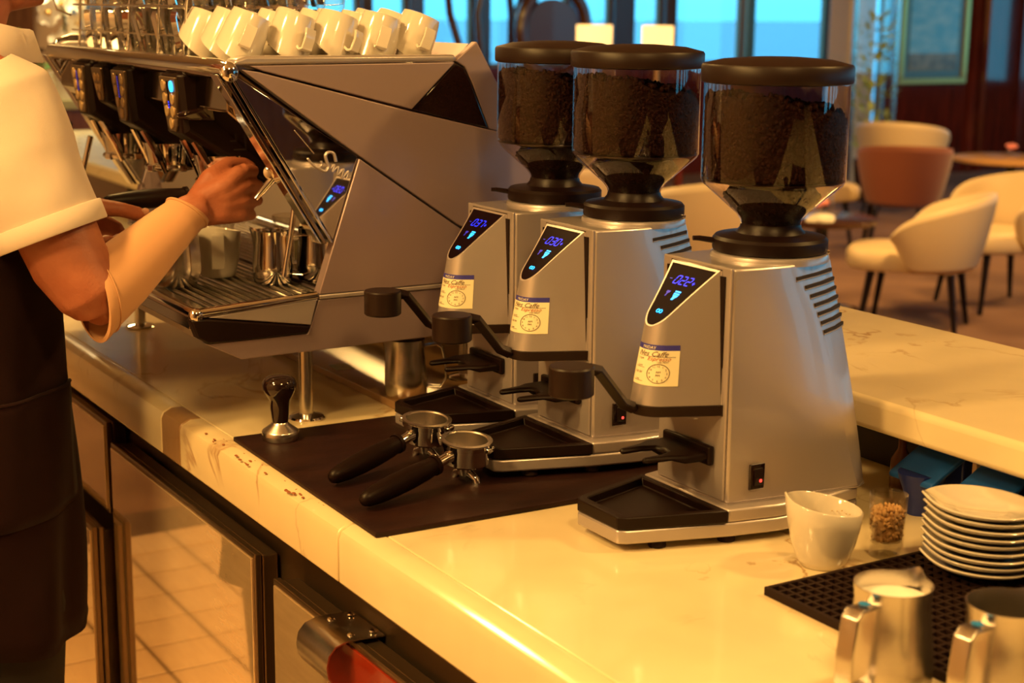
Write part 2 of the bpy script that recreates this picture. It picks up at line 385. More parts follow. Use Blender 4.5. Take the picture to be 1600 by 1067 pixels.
for x, y, h, lab in ((1.57, 1.525, .075, 'small dark bottle in the shade under the bar, left one'), (1.575, 1.495, .062, 'small dark bottle in the shade under the bar, right one')):
    o = tag(MB().lathe([(.014, 0), (.015, .004), (.015, h*.6), (.006, h*.8), (.006, h)]).build('bottle', 'wood_mid'), lab, 'bottle', 'bottles under the bar'); o.location = (x, y, .9)

# ================================================================== CABINETS under the counter
cab = thing('cabinet', (1.2, 2, 0), 'under-counter cabinet run with cream doors and drawers in bronze steel frames', 'cabinet')
O = cab.location
MB(O).box(.878, 1.64, -.9, 5.2, .09, .82).build('body', 'steel_frame', cab, 0)
MB(O).box(.852, .876, -.9, 5.2, .79, .8215).build('top_rail', 'steel_frame', cab, 0, bevel=.003)
MB(O).box(.95, 1.6, -.9, 5.2, 0, .089).build('plinth', 'dark', cab, 0)
def front(name, y0, y1, z0, z1, xf, lab, reds=None, depth=.042):
    o = cab.location
    t = MB(o).box(xf+.003, xf+.014, y0, y1, z0, z1).build(name, 'steel_frame', cab, 0, bevel=.002)
    t['label'] = lab
    MB(o).box(xf+.016, xf+depth, y0+.003, y1-.003, z0+.003, z1-.004).build('edge_frame', 'steel_frame', t, 0, bevel=.003)
    a, b = y0+.007, y1-.007
    if reds:
        MB(o).box(xf, xf+.004, reds, b, z0+.007, z1-.008).build('panel', 'door', t, 0, bevel=.001)
        tag(MB(o).box(xf, xf+.004, a, reds-.0005, z0+.007, z1-.008).build('panel', 'red_reflection', t, 0, bevel=.001), 'dark red reflection painted on the door panel end')  # red end colour stands in for a reflection in the polished door
    else:
        MB(o).box(xf, xf+.004, a, b, z0+.007, z1-.008).build('panel', 'door', t, 0, bevel=.001)
    return t
front('drawer', 2.84, 3.5, .605, .785, .83, 'closed cream laminate drawer')
d = front('drawer', 2.825, 3.5, .10, .588, .79, 'slightly open cream laminate drawer', depth=.028)
MB(O).box(.82, .877, 2.85, 3.48, .13, .57).build('drawer_box', 'steel_frame', d, 0, bevel=.002)
d2 = front('door', 2.105, 2.815, .10, .752, .83, 'tall cream laminate door with bronze frame')
for z in (.50, .41, .32, .23):
    MB(O).lathe([(.008, -.03), (.010, -.026), (.010, .026), (.008, .03)], (.848, 2.822, z), 16).build('hinge', 'cream_pillar', d2)
d3 = front('door', .8, 2.035, .10, .738, .83, 'cream laminate door with a dark red reflection painted at one end', reds=1.84)
# hook hung over door 3
hk = thing('towel_hook', (.84, 1.806, .74), 'curved steel hook plate screwed over the top of the cabinet door', 'hook')
o = hk.location
pts = [(.876, .7395), (.84, .7415), (.82, .7415), (.805, .737), (.796, .727), (.793, .712), (.795, .698), (.801, .688)]
pr = pts+[(x+.0022, z+.0022 if i < 3 else z) for i, (x, z) in list(enumerate(pts))[::-1]]
rings = []
out = []
for i, (x, z) in enumerate(pts):
    a = Vector(pts[max(i-1, 0)]); b = Vector(pts[min(i+1, len(pts)-1)]); t_ = (b-a).normalized(); n_ = Vector((-t_.y, t_.x))*-.0022
    out.append((x+n_.x, z+n_.y))
MB(o).prism(pts+out[::-1], 1.757, 1.855, 'y').build('plate', 'steel', hk, 50)
for x, y in ((.835, 1.775), (.835, 1.838), (.866, 1.772), (.866, 1.84)):
    MB(o).lathe([(.0058, 0), (.005, .002), (.002, .0034)], (x, y, .7436), 14).build('screw', 'chrome', hk)
# ================================================================== BACKGROUND LOUNGE
def tub_chair(loc, rz, lab, fab='cream_fab', top=.72, arm=.58, seat_z=.42, R=.29, wrap=112, fwd=.06, legm='black', group=None):
    t = thing('tub_chair', (loc[0], loc[1], 0), lab, 'chair', group, rz)
    n = 28; ringsA = []
    for i in range(n+1):
        u = -1+2*i/n; a = u*math.radians(wrap)
        c = (math.cos(a*.7)+0); h = arm+(top-arm)*max(0, math.cos(u*PI/2))**.8
        low = seat_z-.10+(.14 if abs(u) > .97 else 0)
        if abs(u) > .8: low = seat_z-.10+.16*((abs(u)-.8)/.2)**2; h -= .05*((abs(u)-.8)/.2)**2
        cx = -math.cos(a); cy = math.sin(a); ro = R+.015+.02*math.cos(a/2); ri = ro-.04
        flare = .05
        ringsA.append([(cx*(ri-.03), cy*(ri-.03), low), (cx*(ri+flare*.2), cy*(ri+flare*.2), (low+h)/2), (cx*(ri+flare), cy*(ri+flare), h-.012), (cx*(ri+.02+flare), cy*(ri+.02+flare), h),
                       (cx*(ro+flare), cy*(ro+flare), h-.015), (cx*(ro+flare*.3), cy*(ro+flare*.3), (low+h)/2), (cx*(ro-.03), cy*(ro-.03), low)])
    MB().loft(ringsA).build('back_shell', fab, t, 60, sub=1)
    se = MB().loft([[((R-.02)*k_*math.copysign(abs(math.cos(q))**.7, math.cos(q))+fwd, (R-.035)*k_*math.copysign(abs(math.sin(q))**.7, math.sin(q)), z) for q in [2*PI*i/24 for i in range(24)]]
                    for k_, z in ((.94, seat_z-.10), (1, seat_z-.085), (1, seat_z-.02), (.93, seat_z), (.5, seat_z+.006))])
    se.build('seat', fab, t, 50)
    for sx_, sy_ in ((1, 1), (1, -1), (-1, 1), (-1, -1)):
        MB().tube([(sx_*.19, sy_*.18, seat_z-.10), (sx_*.235, sy_*.22, 0)], [.021, .012], 8).build('leg', legm, t)
    return t
A = math.atan2
rzr = math.radians
tub_chair((5.74, 5.56), rzr(126), 'cream tub chair nearest the bar, seen from the side, beside the dark table', top=.70, arm=.54, seat_z=.41, wrap=106, fwd=.07)
tub_chair((6.58, 5.78), rzr(165), 'cream tub chair at the right edge of the photo, behind the nearest one', top=.72, arm=.60, seat_z=.42)
tub_chair((7.44, 7.37), rzr(50), 'rust brown upholstered tub chair with dark piping, seen from behind', 'rust_fab', top=.735, arm=.66, R=.235)
tub_chair((8.95, 8.9), rzr(30), 'cream tub chair with oval back rising behind the rust brown chair', top=.74, arm=.62)
tub_chair((7.15, 7.95), rzr(-20), 'cream tub chair half hidden behind the right hopper, left of the rust chair', top=.72, arm=.62)
tub_chair((5.05, 6.42), rzr(95), 'cream tub chair seen between the middle and right hoppers', top=.74, arm=.60, R=.33)
tub_chair((4.8, 7.5), rzr(80), 'cream tub chair seen in the gap below the left and middle hoppers', top=.70, arm=.60)
tub_chair((9.75, 7.75), rzr(190), 'dark wooden armchair with rust cushion at the right edge', 'rust_fab', top=.74, arm=.64)
def pedestal_table(loc, r, h, lab, m='gloss_black', top='wood_dark'):
    t = thing('round_table', (loc[0], loc[1], 0), lab, 'table')
    MB().lathe([(r-.02, h-.03), (r, h-.022), (r, h-.004), (r-.006, h)], seg=48).build('tabletop', top, t)
    MB().lathe([(.045, .02), (.035, .1), (.035, h-.031)], seg=20).build('pedestal', m, t)
    MB().lathe([(.22, 0), (.22, .012), (.05, .03)], seg=32).build('foot', m, t)
    return t
pedestal_table((5.62, 6.13), .29, .50, 'dark round table with napkin between the cream chairs')
pedestal_table((9.05, 7.9), .42, .52, 'far round wooden table in front of the mahogany wall', top='wood_gold')
# napkin + flower on near table
rr = random.Random(5); mb = MB()
mb.loft([[(.085*math.cos(q)*(1+.18*math.sin(3*q+z*40))*s_, .06*math.sin(q)*(1+.15*math.cos(4*q))*s_, z) for q in [2*PI*i/24 for i in range(24)]] for s_, z in ((1, 0), (1.02, .012), (.8, .028), (.4, .036))])
nk = tag(mb.build('napkin', 'napkin', None, 50), 'crumpled white napkin on the dark round table', 'napkin'); nk.location = (5.50, 6.0, .501)
def posy(loc, lab, m, n=9, s=.03):
    mb = MB(); r_ = random.Random(9)
    for i in range(n):
        mb.ell((r_.uniform(-s, s), r_.uniform(-s, s), .05+r_.uniform(0, s)), (s*.6, s*.6, s*.5), 8, 5)
    t = thing('flower_posy', loc, lab, 'flowers'); mb.build('petals', m, t)
    MB().lathe([(.02, 0), (.025, .02), (.018, .05)], seg=16).build('vase', 'glass', t)
posy((5.66, 6.2, .501), 'small pink flower posy on the dark round table', 'pink')
posy((9.2, 8.05, .521), 'pink and white posy on the far wooden table', 'pink')
o = tag(MB().lathe([(.03, 0), (.033, .05), (.02, .10), (.012, .16), (.012, .2)], seg=20).build('water_bottle', 'glass'), 'clear bottle on the dark round table', 'bottle'); o.location = (5.8, 6.28, .501)
# table lamps by the windows
def lamp(loc, w, lab):
    t = thing('table_lamp', (loc[0], loc[1], .75), lab, 'lamp', 'window table lamps')
    MB().lathe([(w*.48, .56), (w*.5, .561), (w*.5, .7), (w*.48, .7)], seg=32).build('lamp_shade', 'shade', t)
    MB().lathe([(.06, 0), (.06, .015), (.015, .03), (.012, .57)], seg=16).build('base', 'gilt', t)
    c = thing('console_table', (loc[0], loc[1], 0), lab.replace('lamp with lit cream shade', 'console table under the lamp'), 'table')
    MB().box(-.14, .14, -.12, .12, .72, .749).build('tabletop', 'wood_red', c, 0, bevel=.004)
    for a_ in (-.12, .12):
        for b_ in (-.10, .10): MB().box(a_-.02, a_+.02, b_-.02, b_+.02, 0, .719).build('leg', 'wood_red', c, 0)
lamp((5.74, 8.46), .23, 'lamp with lit cream shade before the far windows, left of two')
lamp((6.05, 8.2), .20, 'lamp with lit cream shade before the far windows, right of two')
# curved dark palm trunk shapes before the windows
t = thing('potted_palm', (6.35, 10.6, 0), 'tall dark potted palm with curving stems before the blue windows', 'plant')
MB().lathe([(.16, 0), (.2, .35), (.18, .36)], seg=24).build('pot', 'wood_dark', t)
for dx, b in ((.0, .35), (.1, -.12), (-.3, .2), (-.45, -.1)):
    MB().tube([(dx*.3, 0, .3), (dx*.6, 0, .9), (dx+b*.3, 0, 1.5), (dx+b, 0, 2.1)], [.045, .035, .03, .02], 8).build('stem', 'wood_dark', t)
# round dark sculpture (ring) left of left hopper
t = thing('ring_sculpture', (6.55, 10.2, 0), 'round dark ring sculpture on a stand before the windows', 'sculpture')
MB().tube([(.34*math.cos(q)*.86, .0, 1.38+.34*math.sin(q)) for q in [2*PI*i/40 for i in range(40)]], .05, 10, closed=True).build('ring', 'wood_dark', t)
MB().lathe([(.27, 0), (.27, .05), (.04, .06), (.04, 1.0)], seg=24).build('stand', 'wood_dark', t)
MB().lathe([(.24, -.02), (.24, .02)], (0, .03, 1.38), 32, ax=(0, 1, 0)).build('disc', 'wood_dark', t)
# glass screen and green plant behind right hopper
t = thing('glass_screen', (9.38, 9.9, 0), 'tall glass screen beside the cream pillar', 'screen')
MB().box(-.02, .42, 0, .015, .05, 2.3).build('pane', 'window', t, 0)
MB().box(-.05, -.02, -.01, .025, 0, 2.35).build('post', 'steel', t, 0); MB().box(.42, .46, -.01, .025, 0, 2.35).build('post', 'steel', t, 0)
def bush(name, loc, lab, n, r, h, m, stem=True, potm='wood_dark', potr=.14, poth=.3, seed=1, ls=.09):
    t = thing(name, loc, lab, 'plant'); q = random.Random(seed); mb = MB()
    for i in range(n):
        a = q.uniform(0, 2*PI); e_ = q.uniform(.1, 1.3); L = ls*q.uniform(.7, 1.3); rad = r*q.random()**.6
        c = Vector((rad*math.cos(a), rad*math.sin(a), poth+h*q.random()))
        d_ = Vector((math.cos(a)*math.cos(e_), math.sin(a)*math.cos(e_), math.sin(e_)*q.choice((1, 1, -.4)))); s_ = d_.cross(Vector((0, 0, 1))).normalized()*L*.28
        mb.add([c, c+d_*L*.5+s_, c+d_*L, c+d_*L*.5-s_], [(0, 1, 2, 3)])
    tag(mb.build('foliage', m, t, 0, fix=False), kind='stuff')
    MB().lathe([(potr*.8, 0), (potr, poth-.02), (potr*.95, poth)], seg=20).build('pot', potm, t)
    return t
bush('potted_shrub', (9.36, 9.66, 0), 'olive green shrub behind the glass screen by the pillar', 220, .16, 1.15, 'leaf_light', seed=2, poth=.35)
pd = thing('pedestal', (9.15, 7.20, 0), 'cream square pedestal with white top at the right edge', 'pedestal')
MB().box(-.10, .28, -.2, .2, 0, .97).build('column', 'cream_pillar', pd, 0, bevel=.01); MB().box(-.05, .36, -.24, .24, .972, 1.0).build('top_slab', 'white', pd, 0, bevel=.006)
bush('flower_arrangement', (9.22, 7.20, 1.001), 'dark green leafy arrangement with white flowers on the pedestal', 260, .22, .22, 'leaf', seed=4, poth=.1, potr=.08)
o = bpy.data.objects['flower_arrangement']; q = random.Random(8)
for i in range(5):
    MB().ell((q.uniform(-.16, .1), q.uniform(-.2, .05), .3+q.uniform(0, .14)), (.03, .03, .028), 8, 6).build('blossom', 'petal', o)
lc = thing('low_cabinet', (3.3, 2.64, 0), 'narrow mahogany cabinet end at the right edge beyond the bar', 'cabinet')
MB().box(-.02, .4, -.25, .12, 0, .80).build('body', 'wood_red', lc, 0, bevel=.01); MB().box(-.03, .41, -.26, .13, .801, .825).build('top', 'wood_red', lc, 0, bevel=.004)
# left background: buffet, orchid, shelf, columns
bf = thing('buffet', (2.4, 7.5, 0), 'dark buffet cabinet with olive stone top beyond the bar end', 'cabinet')
MB().box(-.95, .9, -.35, .35, 0, 1.085).build('body', 'wood_mid', bf, 0); MB().box(-1.0, .95, -.4, .4, 1.086, 1.13).build('top', mat('olive_stone', (.30, .27, .13), .3), bf, 0, bevel=.005)
orc = thing('orchid', (1.98, 7.2, 1.131), 'white orchid in a pot on the buffet behind the barista', 'plant')
MB().lathe([(.05, 0), (.07, .12), (.066, .12)], seg=20).build('pot', 'white', orc)
def flower(c, s, o, T):
    mb = MB()
    for k_ in range(5):
        a = 2*PI*k_/5+.3
        R_ = Matrix.Translation(c) @ T @ Matrix.Rotation(a, 4, 'Y')
        mb.add([(0, 0, 0), (s*.42, -.01, s*.35), (s*.38, -.02, s*.8), (0, -.012, s), (-s*.38, -.02, s*.8), (-s*.42, -.01, s*.35)], [(0, 1, 2, 3, 4, 5)], R_)
    f_ = mb.build('flower', 'petal', o, 0, fix=False)
    MB().ell(c+Vector((0, -.02, 0)), (.012, .015, .012), 8, 6).build('lip', 'gilt', f_)
q = random.Random(2)
for (dx, dz) in ((.02, .42), (-.06, .38), (.09, .33), (.0, .24), (.10, .20), (.05, .28), (-.04, .46), (.07, .44), (.15, .29)):
    flower(Vector((dx, q.uniform(-.05, .03), dz)), .062, orc, Matrix.Rotation(q.uniform(-.5, .3), 4, 'Z') @ Matrix.Rotation(q.uniform(-.3, .3), 4, 'X'))
for pts in ([(0, 0, .1), (.03, 0, .3), (.02, 0, .45), (-.06, 0, .47)], [(0, 0, .1), (.09, 0, .22), (.14, 0, .32)]):
    MB().tube(pts, .004, 6).build('stem', 'leaf', orc)
for a in (.3, 2.2, 4.0): MB().add([(0, 0, .1), (.08*math.cos(a)-.02, .08*math.sin(a), .16), (.18*math.cos(a), .18*math.sin(a), .13), (.08*math.cos(a)+.02, .08*math.sin(a), .15)], [(0, 1, 2, 3)]).build('leaf', 'leaf', orc, 0)
bush('leafy_plant', (1.72, 7.3, 1.131), 'yellow green plant on the buffet, left of the orchid', 90, .10, .18, 'leaf_light', seed=6, poth=.08, potr=.06, ls=.08)
struct('trim_%d' % k, MB().lathe([(.10, 0), (.10, 2.74)], (1.68, 8.1, 0), 24), 'cream_pillar'); k += 1
struct('trim_%d' % k, MB().box(2.64, 2.92, 9.3, 9.5, 0, 2.75), 'blue_paint', smooth=0, bevel=.03); k += 1
struct('trim_%d' % k, MB().box(2.96, 3.12, 9.3, 9.5, 0, 2.75), 'wood_red', smooth=0, bevel=.02); k += 1
sh = thing('shelf_unit', (2.2, 10.1, 0), 'brown wall shelf behind the orchid', 'shelf')
MB().box(-.5, .45, .1, .25, 0, 2.2).build('back_panel', 'wood_mid', sh, 0)
for z in (.9, 1.25, 1.6, 1.95): MB().box(-.5, .45, -.12, .1, z, z+.025).build('shelf_board', 'wood_dark', sh, 0)
o = tag(MB().box(-.09, .09, -.06, .06, 0, .16).build('gift_box', mat('dark_red_card', (.12, .008, .012), .5), None, 0, bevel=.005), 'dark red box on the brown wall shelf', 'box'); o.location = (2.02, 10.08, 1.276)

# ================================================================== GRINDERS
def superell(A, b, r, t):         # rounded V outline: nose arc of radius r, straight flanks to (0, +-b)
    c = A-r; s_ = -t/(PI/2); a = abs(s_); d_ = math.hypot(c, b); phi = math.atan2(b, c)+math.acos(min(1, r/d_))
    if a < .5:
        q = PI-(PI-phi)*a/.5; x, y = -c+r*math.cos(q), r*math.sin(q)
    else:
        x0, y0 = -c+r*math.cos(phi), r*math.sin(phi); f = (a-.5)/.5; x, y = x0*(1-f), y0+(b-y0)*f
    return (x, math.copysign(y, s_))
def head_plan(z, N=48):
    k_ = (z-.172)/.18
    A_ = .094-.0325*k_; b = .0625-.011*k_; n = .034-.012*k_
    return A_, b, n
HX0, HZ0, HX1, HZ1 = -.004, .3435, -.074, .2735      # the slanted screen face
dirv = Vector((HX1-HX0, 0, HZ1-HZ0)); LS = dirv.length; dirv.normalize(); nrm = Vector((dirv.z, 0, -dirv.x)).normalized()
if nrm.x > 0: nrm = -nrm
def face_pt(u, v, off=0.):         # u towards the viewer's right (-y), v down the slope
    return Vector((HX0, 0, HZ0))+dirv*v+Vector((0, -u, 0))+nrm*off
SEG = {'0': 'abcdef', '2': 'abged', '3': 'abgcd', '7': 'abc'}
def grinder(loc, digits, lab, beans=True):
    t = thing('coffee_grinder', loc, lab, 'coffee grinder', 'coffee grinders', 0)
    # base plate
    def plan(s_=0., xb=.232):
        return [(-.148-s_, -.044), (-.138-s_*.7, -.052-s_), (-.01, -.091-s_), (.06, -.105-s_), (.15, -.106-s_), (xb-.03, -.096-s_), (xb+s_, -.05), (xb+s_, .05), (xb-.03, .096+s_), (.15, .106+s_), (.06, .105+s_), (-.01, .091+s_), (-.138-s_*.7, .052+s_), (-.148-s_, .044)]
    MB().prism(plan(), .010, .0285).prism([p for p in plan(-.0006)if p[0] > -.0105], .0285, .046).build('base_plate', 'silver', t, 30, bevel=.003)
    for x, y in ((-.09, -.05), (-.09, .05), (.17, -.06), (.17, .06), (.0, -.075), (.0, .075)):
        MB().lathe([(.011, 0), (.012, .002), (.010, .0105)], (x, y, 0), 16).build('foot', 'blackmatte', t)
    # black drip tray
    pr = [(-.1485, -.044), (-.1385, -.0525), (-.0115, -.0925), (-.0115, .0925), (-.1385, .0525), (-.1485, .044)]
    inn = [(-.1360, -.0385), (-.130, -.0440), (-.022, -.079), (-.022, .079), (-.130, .0440), (-.1360, .0385)]
    mb = MB()
    n = len(pr); vs = [(x, y, .0288) for x, y in pr]+[(x, y, .0455) for x, y in pr]+[(x, y, .0455) for x, y in inn]+[(x*.98, y*.97, .034) for x, y in inn]
    fs = [tuple(range(n))[::-1]]
    for q in range(3): fs += [(q*n+i, q*n+(i+1) % n, (q+1)*n+(i+1) % n, (q+1)*n+i) for i in range(n)]
    fs.append(tuple(range(3*n, 4*n)))
    mb.add(vs, fs).build('drip_tray', 'black', t, 30, bevel=.0018)
    # column
    def xbf(z): return .080+.120*math.sqrt(max(0., 1-min(1, max(0, (z-.0465)/.2815))**.8))
    def colring(z):
        k_ = (z-.046)/(.347-.046)
        xb = xbf(z); xe = .232-.060*k_**1.25
        w0 = .074-.004*k_; w1 = .099-.023*k_; w2 = .078-.020*k_; w3 = .048-.004*k_
        half = [(0, 0-w0), (.012, -(w0+.002)), (xb*.5, -(w0+w1)/2-.002), (xb, -w1), (xb+(xe-xb)*.55, -(w1+w2)/2-.002), (xe-.004, -w2), (xe, -w3)]
        return [(x, y, z) for x, y in half]+[(x, -y, z) for x, y in half[::-1]]
    col = MB().loft([colring(.0465+.3005*i/14) for i in range(15)])
    col.build('column', 'silver', t, 24, bevel=.003)
    # seam groove between head and column, seam at the foot
    MB().box(-.0035, .0, -.0695, .0695, .05, .348).build('column_face', 'silver', t, 0, bevel=.002)
    MB().prism([(x*1.003+.0, y*1.010) for x, y, z in colring(.047)], .0462, .0474).build('foot_seam', 'silver', t, 0)
    # vent slots on the rear flank (near and far)
    for sgn in (-1, 1):
        for i in range(7):
            z = .3285-.0119*i; k_ = (z-.046)/(.301); xb = xbf(z-.002)+.004; xe = .232-.060*k_**1.25
            w1 = .099-.023*k_; w2 = .078-.020*k_
            def fp(f, dz, off): 
                if f < .55: y = w1+((w1+w2)/2+.002-w1)*f/.55
                else: y = ((w1+w2)/2+.002)+(w2-(w1+w2)/2-.002)*(f-.55)/.45
                return (xb+(xe-xb)*f, sgn*(y+off), z+dz+.006*f)
            fs5 = (.04, .25, .5, .7, .88)
            rg = [[fp(f, -.0020, .0010), fp(f, .0020, .0010), fp(f, .0020, -.002), fp(f, -.0020, -.002)] for f in fs5]
            vsl = MB().loft(rg).build('vent_slot', 'dark', t, 0)
            MB().tube([fp(f, -.0032, .0002) for f in fs5], .0012, 6).build('slot_lip', 'silver', vsl)
    # top deck + ring + collar
    MB().lathe([(.077, 0), (.077, .004), (.0755, .0085), (.072, .0105)], (.115, 0, .3432), 48).build('neck_ring', 'silver', t)
    MB().lathe([(.066, 0), (.0735, .001), (.0745, .004), (.0745, .016), (.071, .020), (.045, .024), (.040, .030), (.0385, .036)], (.115, 0, .3535), 48).build('collar', 'black', t)
    MB().tube([(.052, .035, .366), (.034, .045, .369), (.027, .049, .369)], [.008, .007, .006], 10, flat=.5).build('gate_tab', 'black', t)
    MB().lathe([(.003, 0), (.002, .003)], (.163, -.0575, .356), 10, ax=(.6, -.8, 0)).build('screw', 'chrome', t)
    # hopper
    hx = .115; R = .0925
    hp = MB().lathe([(.0375, .384), (.040, .394), (.046, .402), (.0895, .440), (R, .446), (R, .573)], (hx, 0, 0), 64, cap=False)
    hop = hp.build('hopper', 'hopper', t, 50, fix=False)
    MB().lathe([(R-.001, .568), (R+.003, .5695), (R+.004, .572), (R+.004, .589), (R+.002, .592), (.07, .598), (.03, .601), (.004, .6015)], (hx, 0, 0), 64).build('lid', 'brownblack', t, 40)
    # beans
    q = random.Random(11)
    def lvl(x, y): return .540-.012*math.cos(math.atan2(y+.02, x)*1.0)*math.hypot(x, y)/R+.004*math.sin(x*70)+.003*math.cos(y*90)-.12*max(0, (-y+.3*x)-.055)
    rings = []
    for r_, z in ((.0360, .385), (.0385, .396), (.0455, .404), (.059, .418), (.060, .428), (.054, .437), (.0865, .448), (.0885, .453)):
        rings.append([(hx+r_*math.cos(2*PI*i/40), r_*math.sin(2*PI*i/40), z) for i in range(40)])
    rings.append([(hx+.0885*math.cos(2*PI*i/40), .0885*math.sin(2*PI*i/40), lvl(.0885*math.cos(2*PI*i/40), .0885*math.sin(2*PI*i/40))) for i in range(40)])
    rings.append([(hx+.05*math.cos(2*PI*i/40), .05*math.sin(2*PI*i/40), lvl(.05*math.cos(2*PI*i/40), .05*math.sin(2*PI*i/40))+.003) for i in range(40)])
    core = MB().loft(rings)
    bm_ = core.build('bean_mass', 'bean_core', t, 60)
    mb = MB()
    def bean(c, s_=.0048):
        rx = Matrix.Translation(c) @ Euler((q.uniform(0, 6), q.uniform(0, 6), q.uniform(0, 6))).to_matrix().to_4x4()
        mb.ell((0, 0, 0), (s_, s_*.72, s_*.5), 6, 4, T=rx)
    for i in range(2300):
        a = q.uniform(0, 2*PI); z = q.uniform(.45, .556)
        if z > lvl(R*math.cos(a), R*math.sin(a))-.001: continue
        bean(Vector((hx+.0868*math.cos(a), .0868*math.sin(a), z)))
    for i in range(700):
        a = q.uniform(0, 2*PI); r_ = .085*math.sqrt(q.random()); x, y = r_*math.cos(a), r_*math.sin(a)
        bean(Vector((hx+x, y, lvl(x, y)+.003)))
    for i in range(260):
        a = q.uniform(0, 2*PI); z = q.uniform(.408, .426); r_ = .040+(z-.398)*.75; bean(Vector((hx+r_*math.cos(a), r_*math.sin(a), z)))
    tag(mb.build('beans', 'bean', bm_, 60, fix=False), kind='stuff')
    MB().lathe([(.089, .4445), (.0915, .4450), (.0915, .4458), (.089, .446)], (hx, 0, 0), 48).build('hopper_rim', 'brownblack', hop)
    # head
    rings = []
    N = 44
    for i in range(19):
        z = .174+(.353-.174)*i/18
        A_, b, n = head_plan(z)
        ring = [(*superell(A_, b, n, -PI/2+PI*j/N), z) for j in range(N+1)]
        rings.append(ring+[(-.0045, -b, z), (-.0045, b, z)])
    me = bpy.data.meshes.new('dosing_head'); h = MB().loft(rings); me.from_pydata(h.v, [], h.f)
    bm = bmesh.new(); bm.from_mesh(me); bmesh.ops.remove_doubles(bm, verts=bm.verts, dist=1e-6); bmesh.ops.recalc_face_normals(bm, faces=bm.faces)
    r = bmesh.ops.bisect_plane(bm, geom=bm.verts[:]+bm.edges[:]+bm.faces[:], plane_co=Vector((HX0, 0, HZ0)), plane_no=nrm, clear_outer=True)
    eds = [g for g in r['geom_cut'] if isinstance(g, bmesh.types.BMEdge)]
    bmesh.ops.holes_fill(bm, edges=[e_ for e_ in eds if e_.is_boundary], sides=0)
    bmesh.ops.recalc_face_normals(bm, faces=bm.faces); bm.to_mesh(me); bm.free()
    me.materials.append(M['silver']); me.polygons.foreach_set('use_smooth', [True]*len(me.polygons)); me.set_sharp_from_angle(angle=.5)
    ho = bpy.data.objects.new('dosing_head', me); COL.objects.link(ho); ho.parent = t
    b_ = ho.modifiers.new('bevel', 'BEVEL'); b_.width = .0022; b_.segments = 3; b_.limit_method = 'ANGLE'; b_.angle_limit = .6
    A_, b, n = head_plan(.174)
    pl = [superell(A_+.001, b+.001, n, -PI/2+PI*j/N) for j in range(N+1)]+[(-.0045, -b-.001), (-.0045, b+.001)]
    MB().prism(pl, .160, .1738).build('head_cap', 'brownblack', t, 30, bevel=.003)
    MB().box(-.0052, -.0034, -.0595, .0595, .171, .3365).build('groove_shade', 'black', t, 0)  # black strip paints the shaded groove between head and column
    # display
    def width(v):
        p = face_pt(0, v); A2, b2, r2 = head_plan(p.z); c2 = A2-r2; xx = abs(p.x)
        if xx >= A2: return 0.
        phi = math.atan2(b2, c2)+math.acos(min(1, r2/math.hypot(c2, b2))); x0, y0 = -c2+r2*math.cos(phi), r2*math.sin(phi)
        if xx > -x0: return math.sqrt(max(0, r2*r2-(xx-c2)**2))
        return b2+(y0-b2)*xx/(-x0)
    v0, v1 = .0045, None
    v = .0065
    while width(v) > .004 and v < .14: v += .001
    v1 = v-.0022
    L = []; K = 26
    for i in range(K+1):
        f = i/K; vv = v0+(v1-v0)*math.sin(f*PI/2)
        w = (width(vv)*.97-.0022)*math.sqrt(max(0, 1-(f**7)))
        w = max(0.0004, w)
        L.append((w, vv))
    poly = [(w, v_) for w, v_ in L]+[(-w, v_) for w, v_ in L[::-1]]
    # smooth bottom
    vs = [face_pt(u, v_, .0004) for u, v_ in poly]+[face_pt(u, v_, -.002) for u, v_ in poly]; n = len(poly)
    sc = MB().add(vs, [tuple(range(n)), tuple(range(n, 2*n))[::-1]]+[(i, (i+1) % n, n+(i+1) % n, n+i) for i in range(n)]).build('display', 'screen', t, 30)
    # seven segment digits
    def seg_digit(ch, u0, v_, w, hgt, sh):
        mb = MB(); th = w*.2
        P = {'a': ((0, 0), (w, 0)), 'b': ((w, 0), (w, hgt/2)), 'c': ((w, hgt/2), (w, hgt)), 'd': ((0, hgt), (w, hgt)), 'e': ((0, hgt/2), (0, hgt)), 'f': ((0, 0), (0, hgt/2)), 'g': ((0, hgt/2), (w, hgt/2))}
        for s_ in SEG[ch]:
            (a0, b0), (a1, b1) = P[s_]
            d_ = Vector((a1-a0, b1-b0)).normalized(); nn = Vector((-d_.y, d_.x))*th/2; e1 = d_*th*.35
            q4 = [Vector((a0, b0))+e1+nn, Vector((a1, b1))-e1+nn, Vector((a1, b1))-e1-nn, Vector((a0, b0))+e1-nn]
            mb.add([face_pt(u0+p.x+sh*(hgt-p.y), v_+p.y, .0008) for p in q4], [(0, 1, 2, 3)])
        return mb
    for i, ch in enumerate(digits):
        seg_digit(ch, -.0165+.0115*i, .0215, .0078, .0125, .25).build('digit', 'led', sc, 0)
    mb = MB()
    def q4(u, v_, w, h_): mb.add([face_pt(u-w, v_-h_, .0008), face_pt(u+w, v_-h_, .0008), face_pt(u+w, v_+h_, .0008), face_pt(u-w, v_+h_, .0008)], [(0, 1, 2, 3)])
    q4(-.0245, .028, .0026, .0006); mb.build('minus_sign', 'led_dim', sc, 0)
    mb = MB(); q4(.0222, .029, .0026, .0006); q4(.0222, .029, .0006, .0026); mb.build('plus_sign', 'led', sc, 0)
    def blob(pts, m, nm):
        k_ = MB().add([face_pt(u, v_, .0008) for u, v_ in pts], [tuple(range(len(pts)))]).build(nm, m, sc, 0, fix=False)
    blob([(-.014, .046), (-.007, .046), (-.008, .049), (-.010, .050), (-.0105, .055), (-.013, .055), (-.0125, .050), (-.0145, .049)], 'led_dim', 'single_cup_icon')
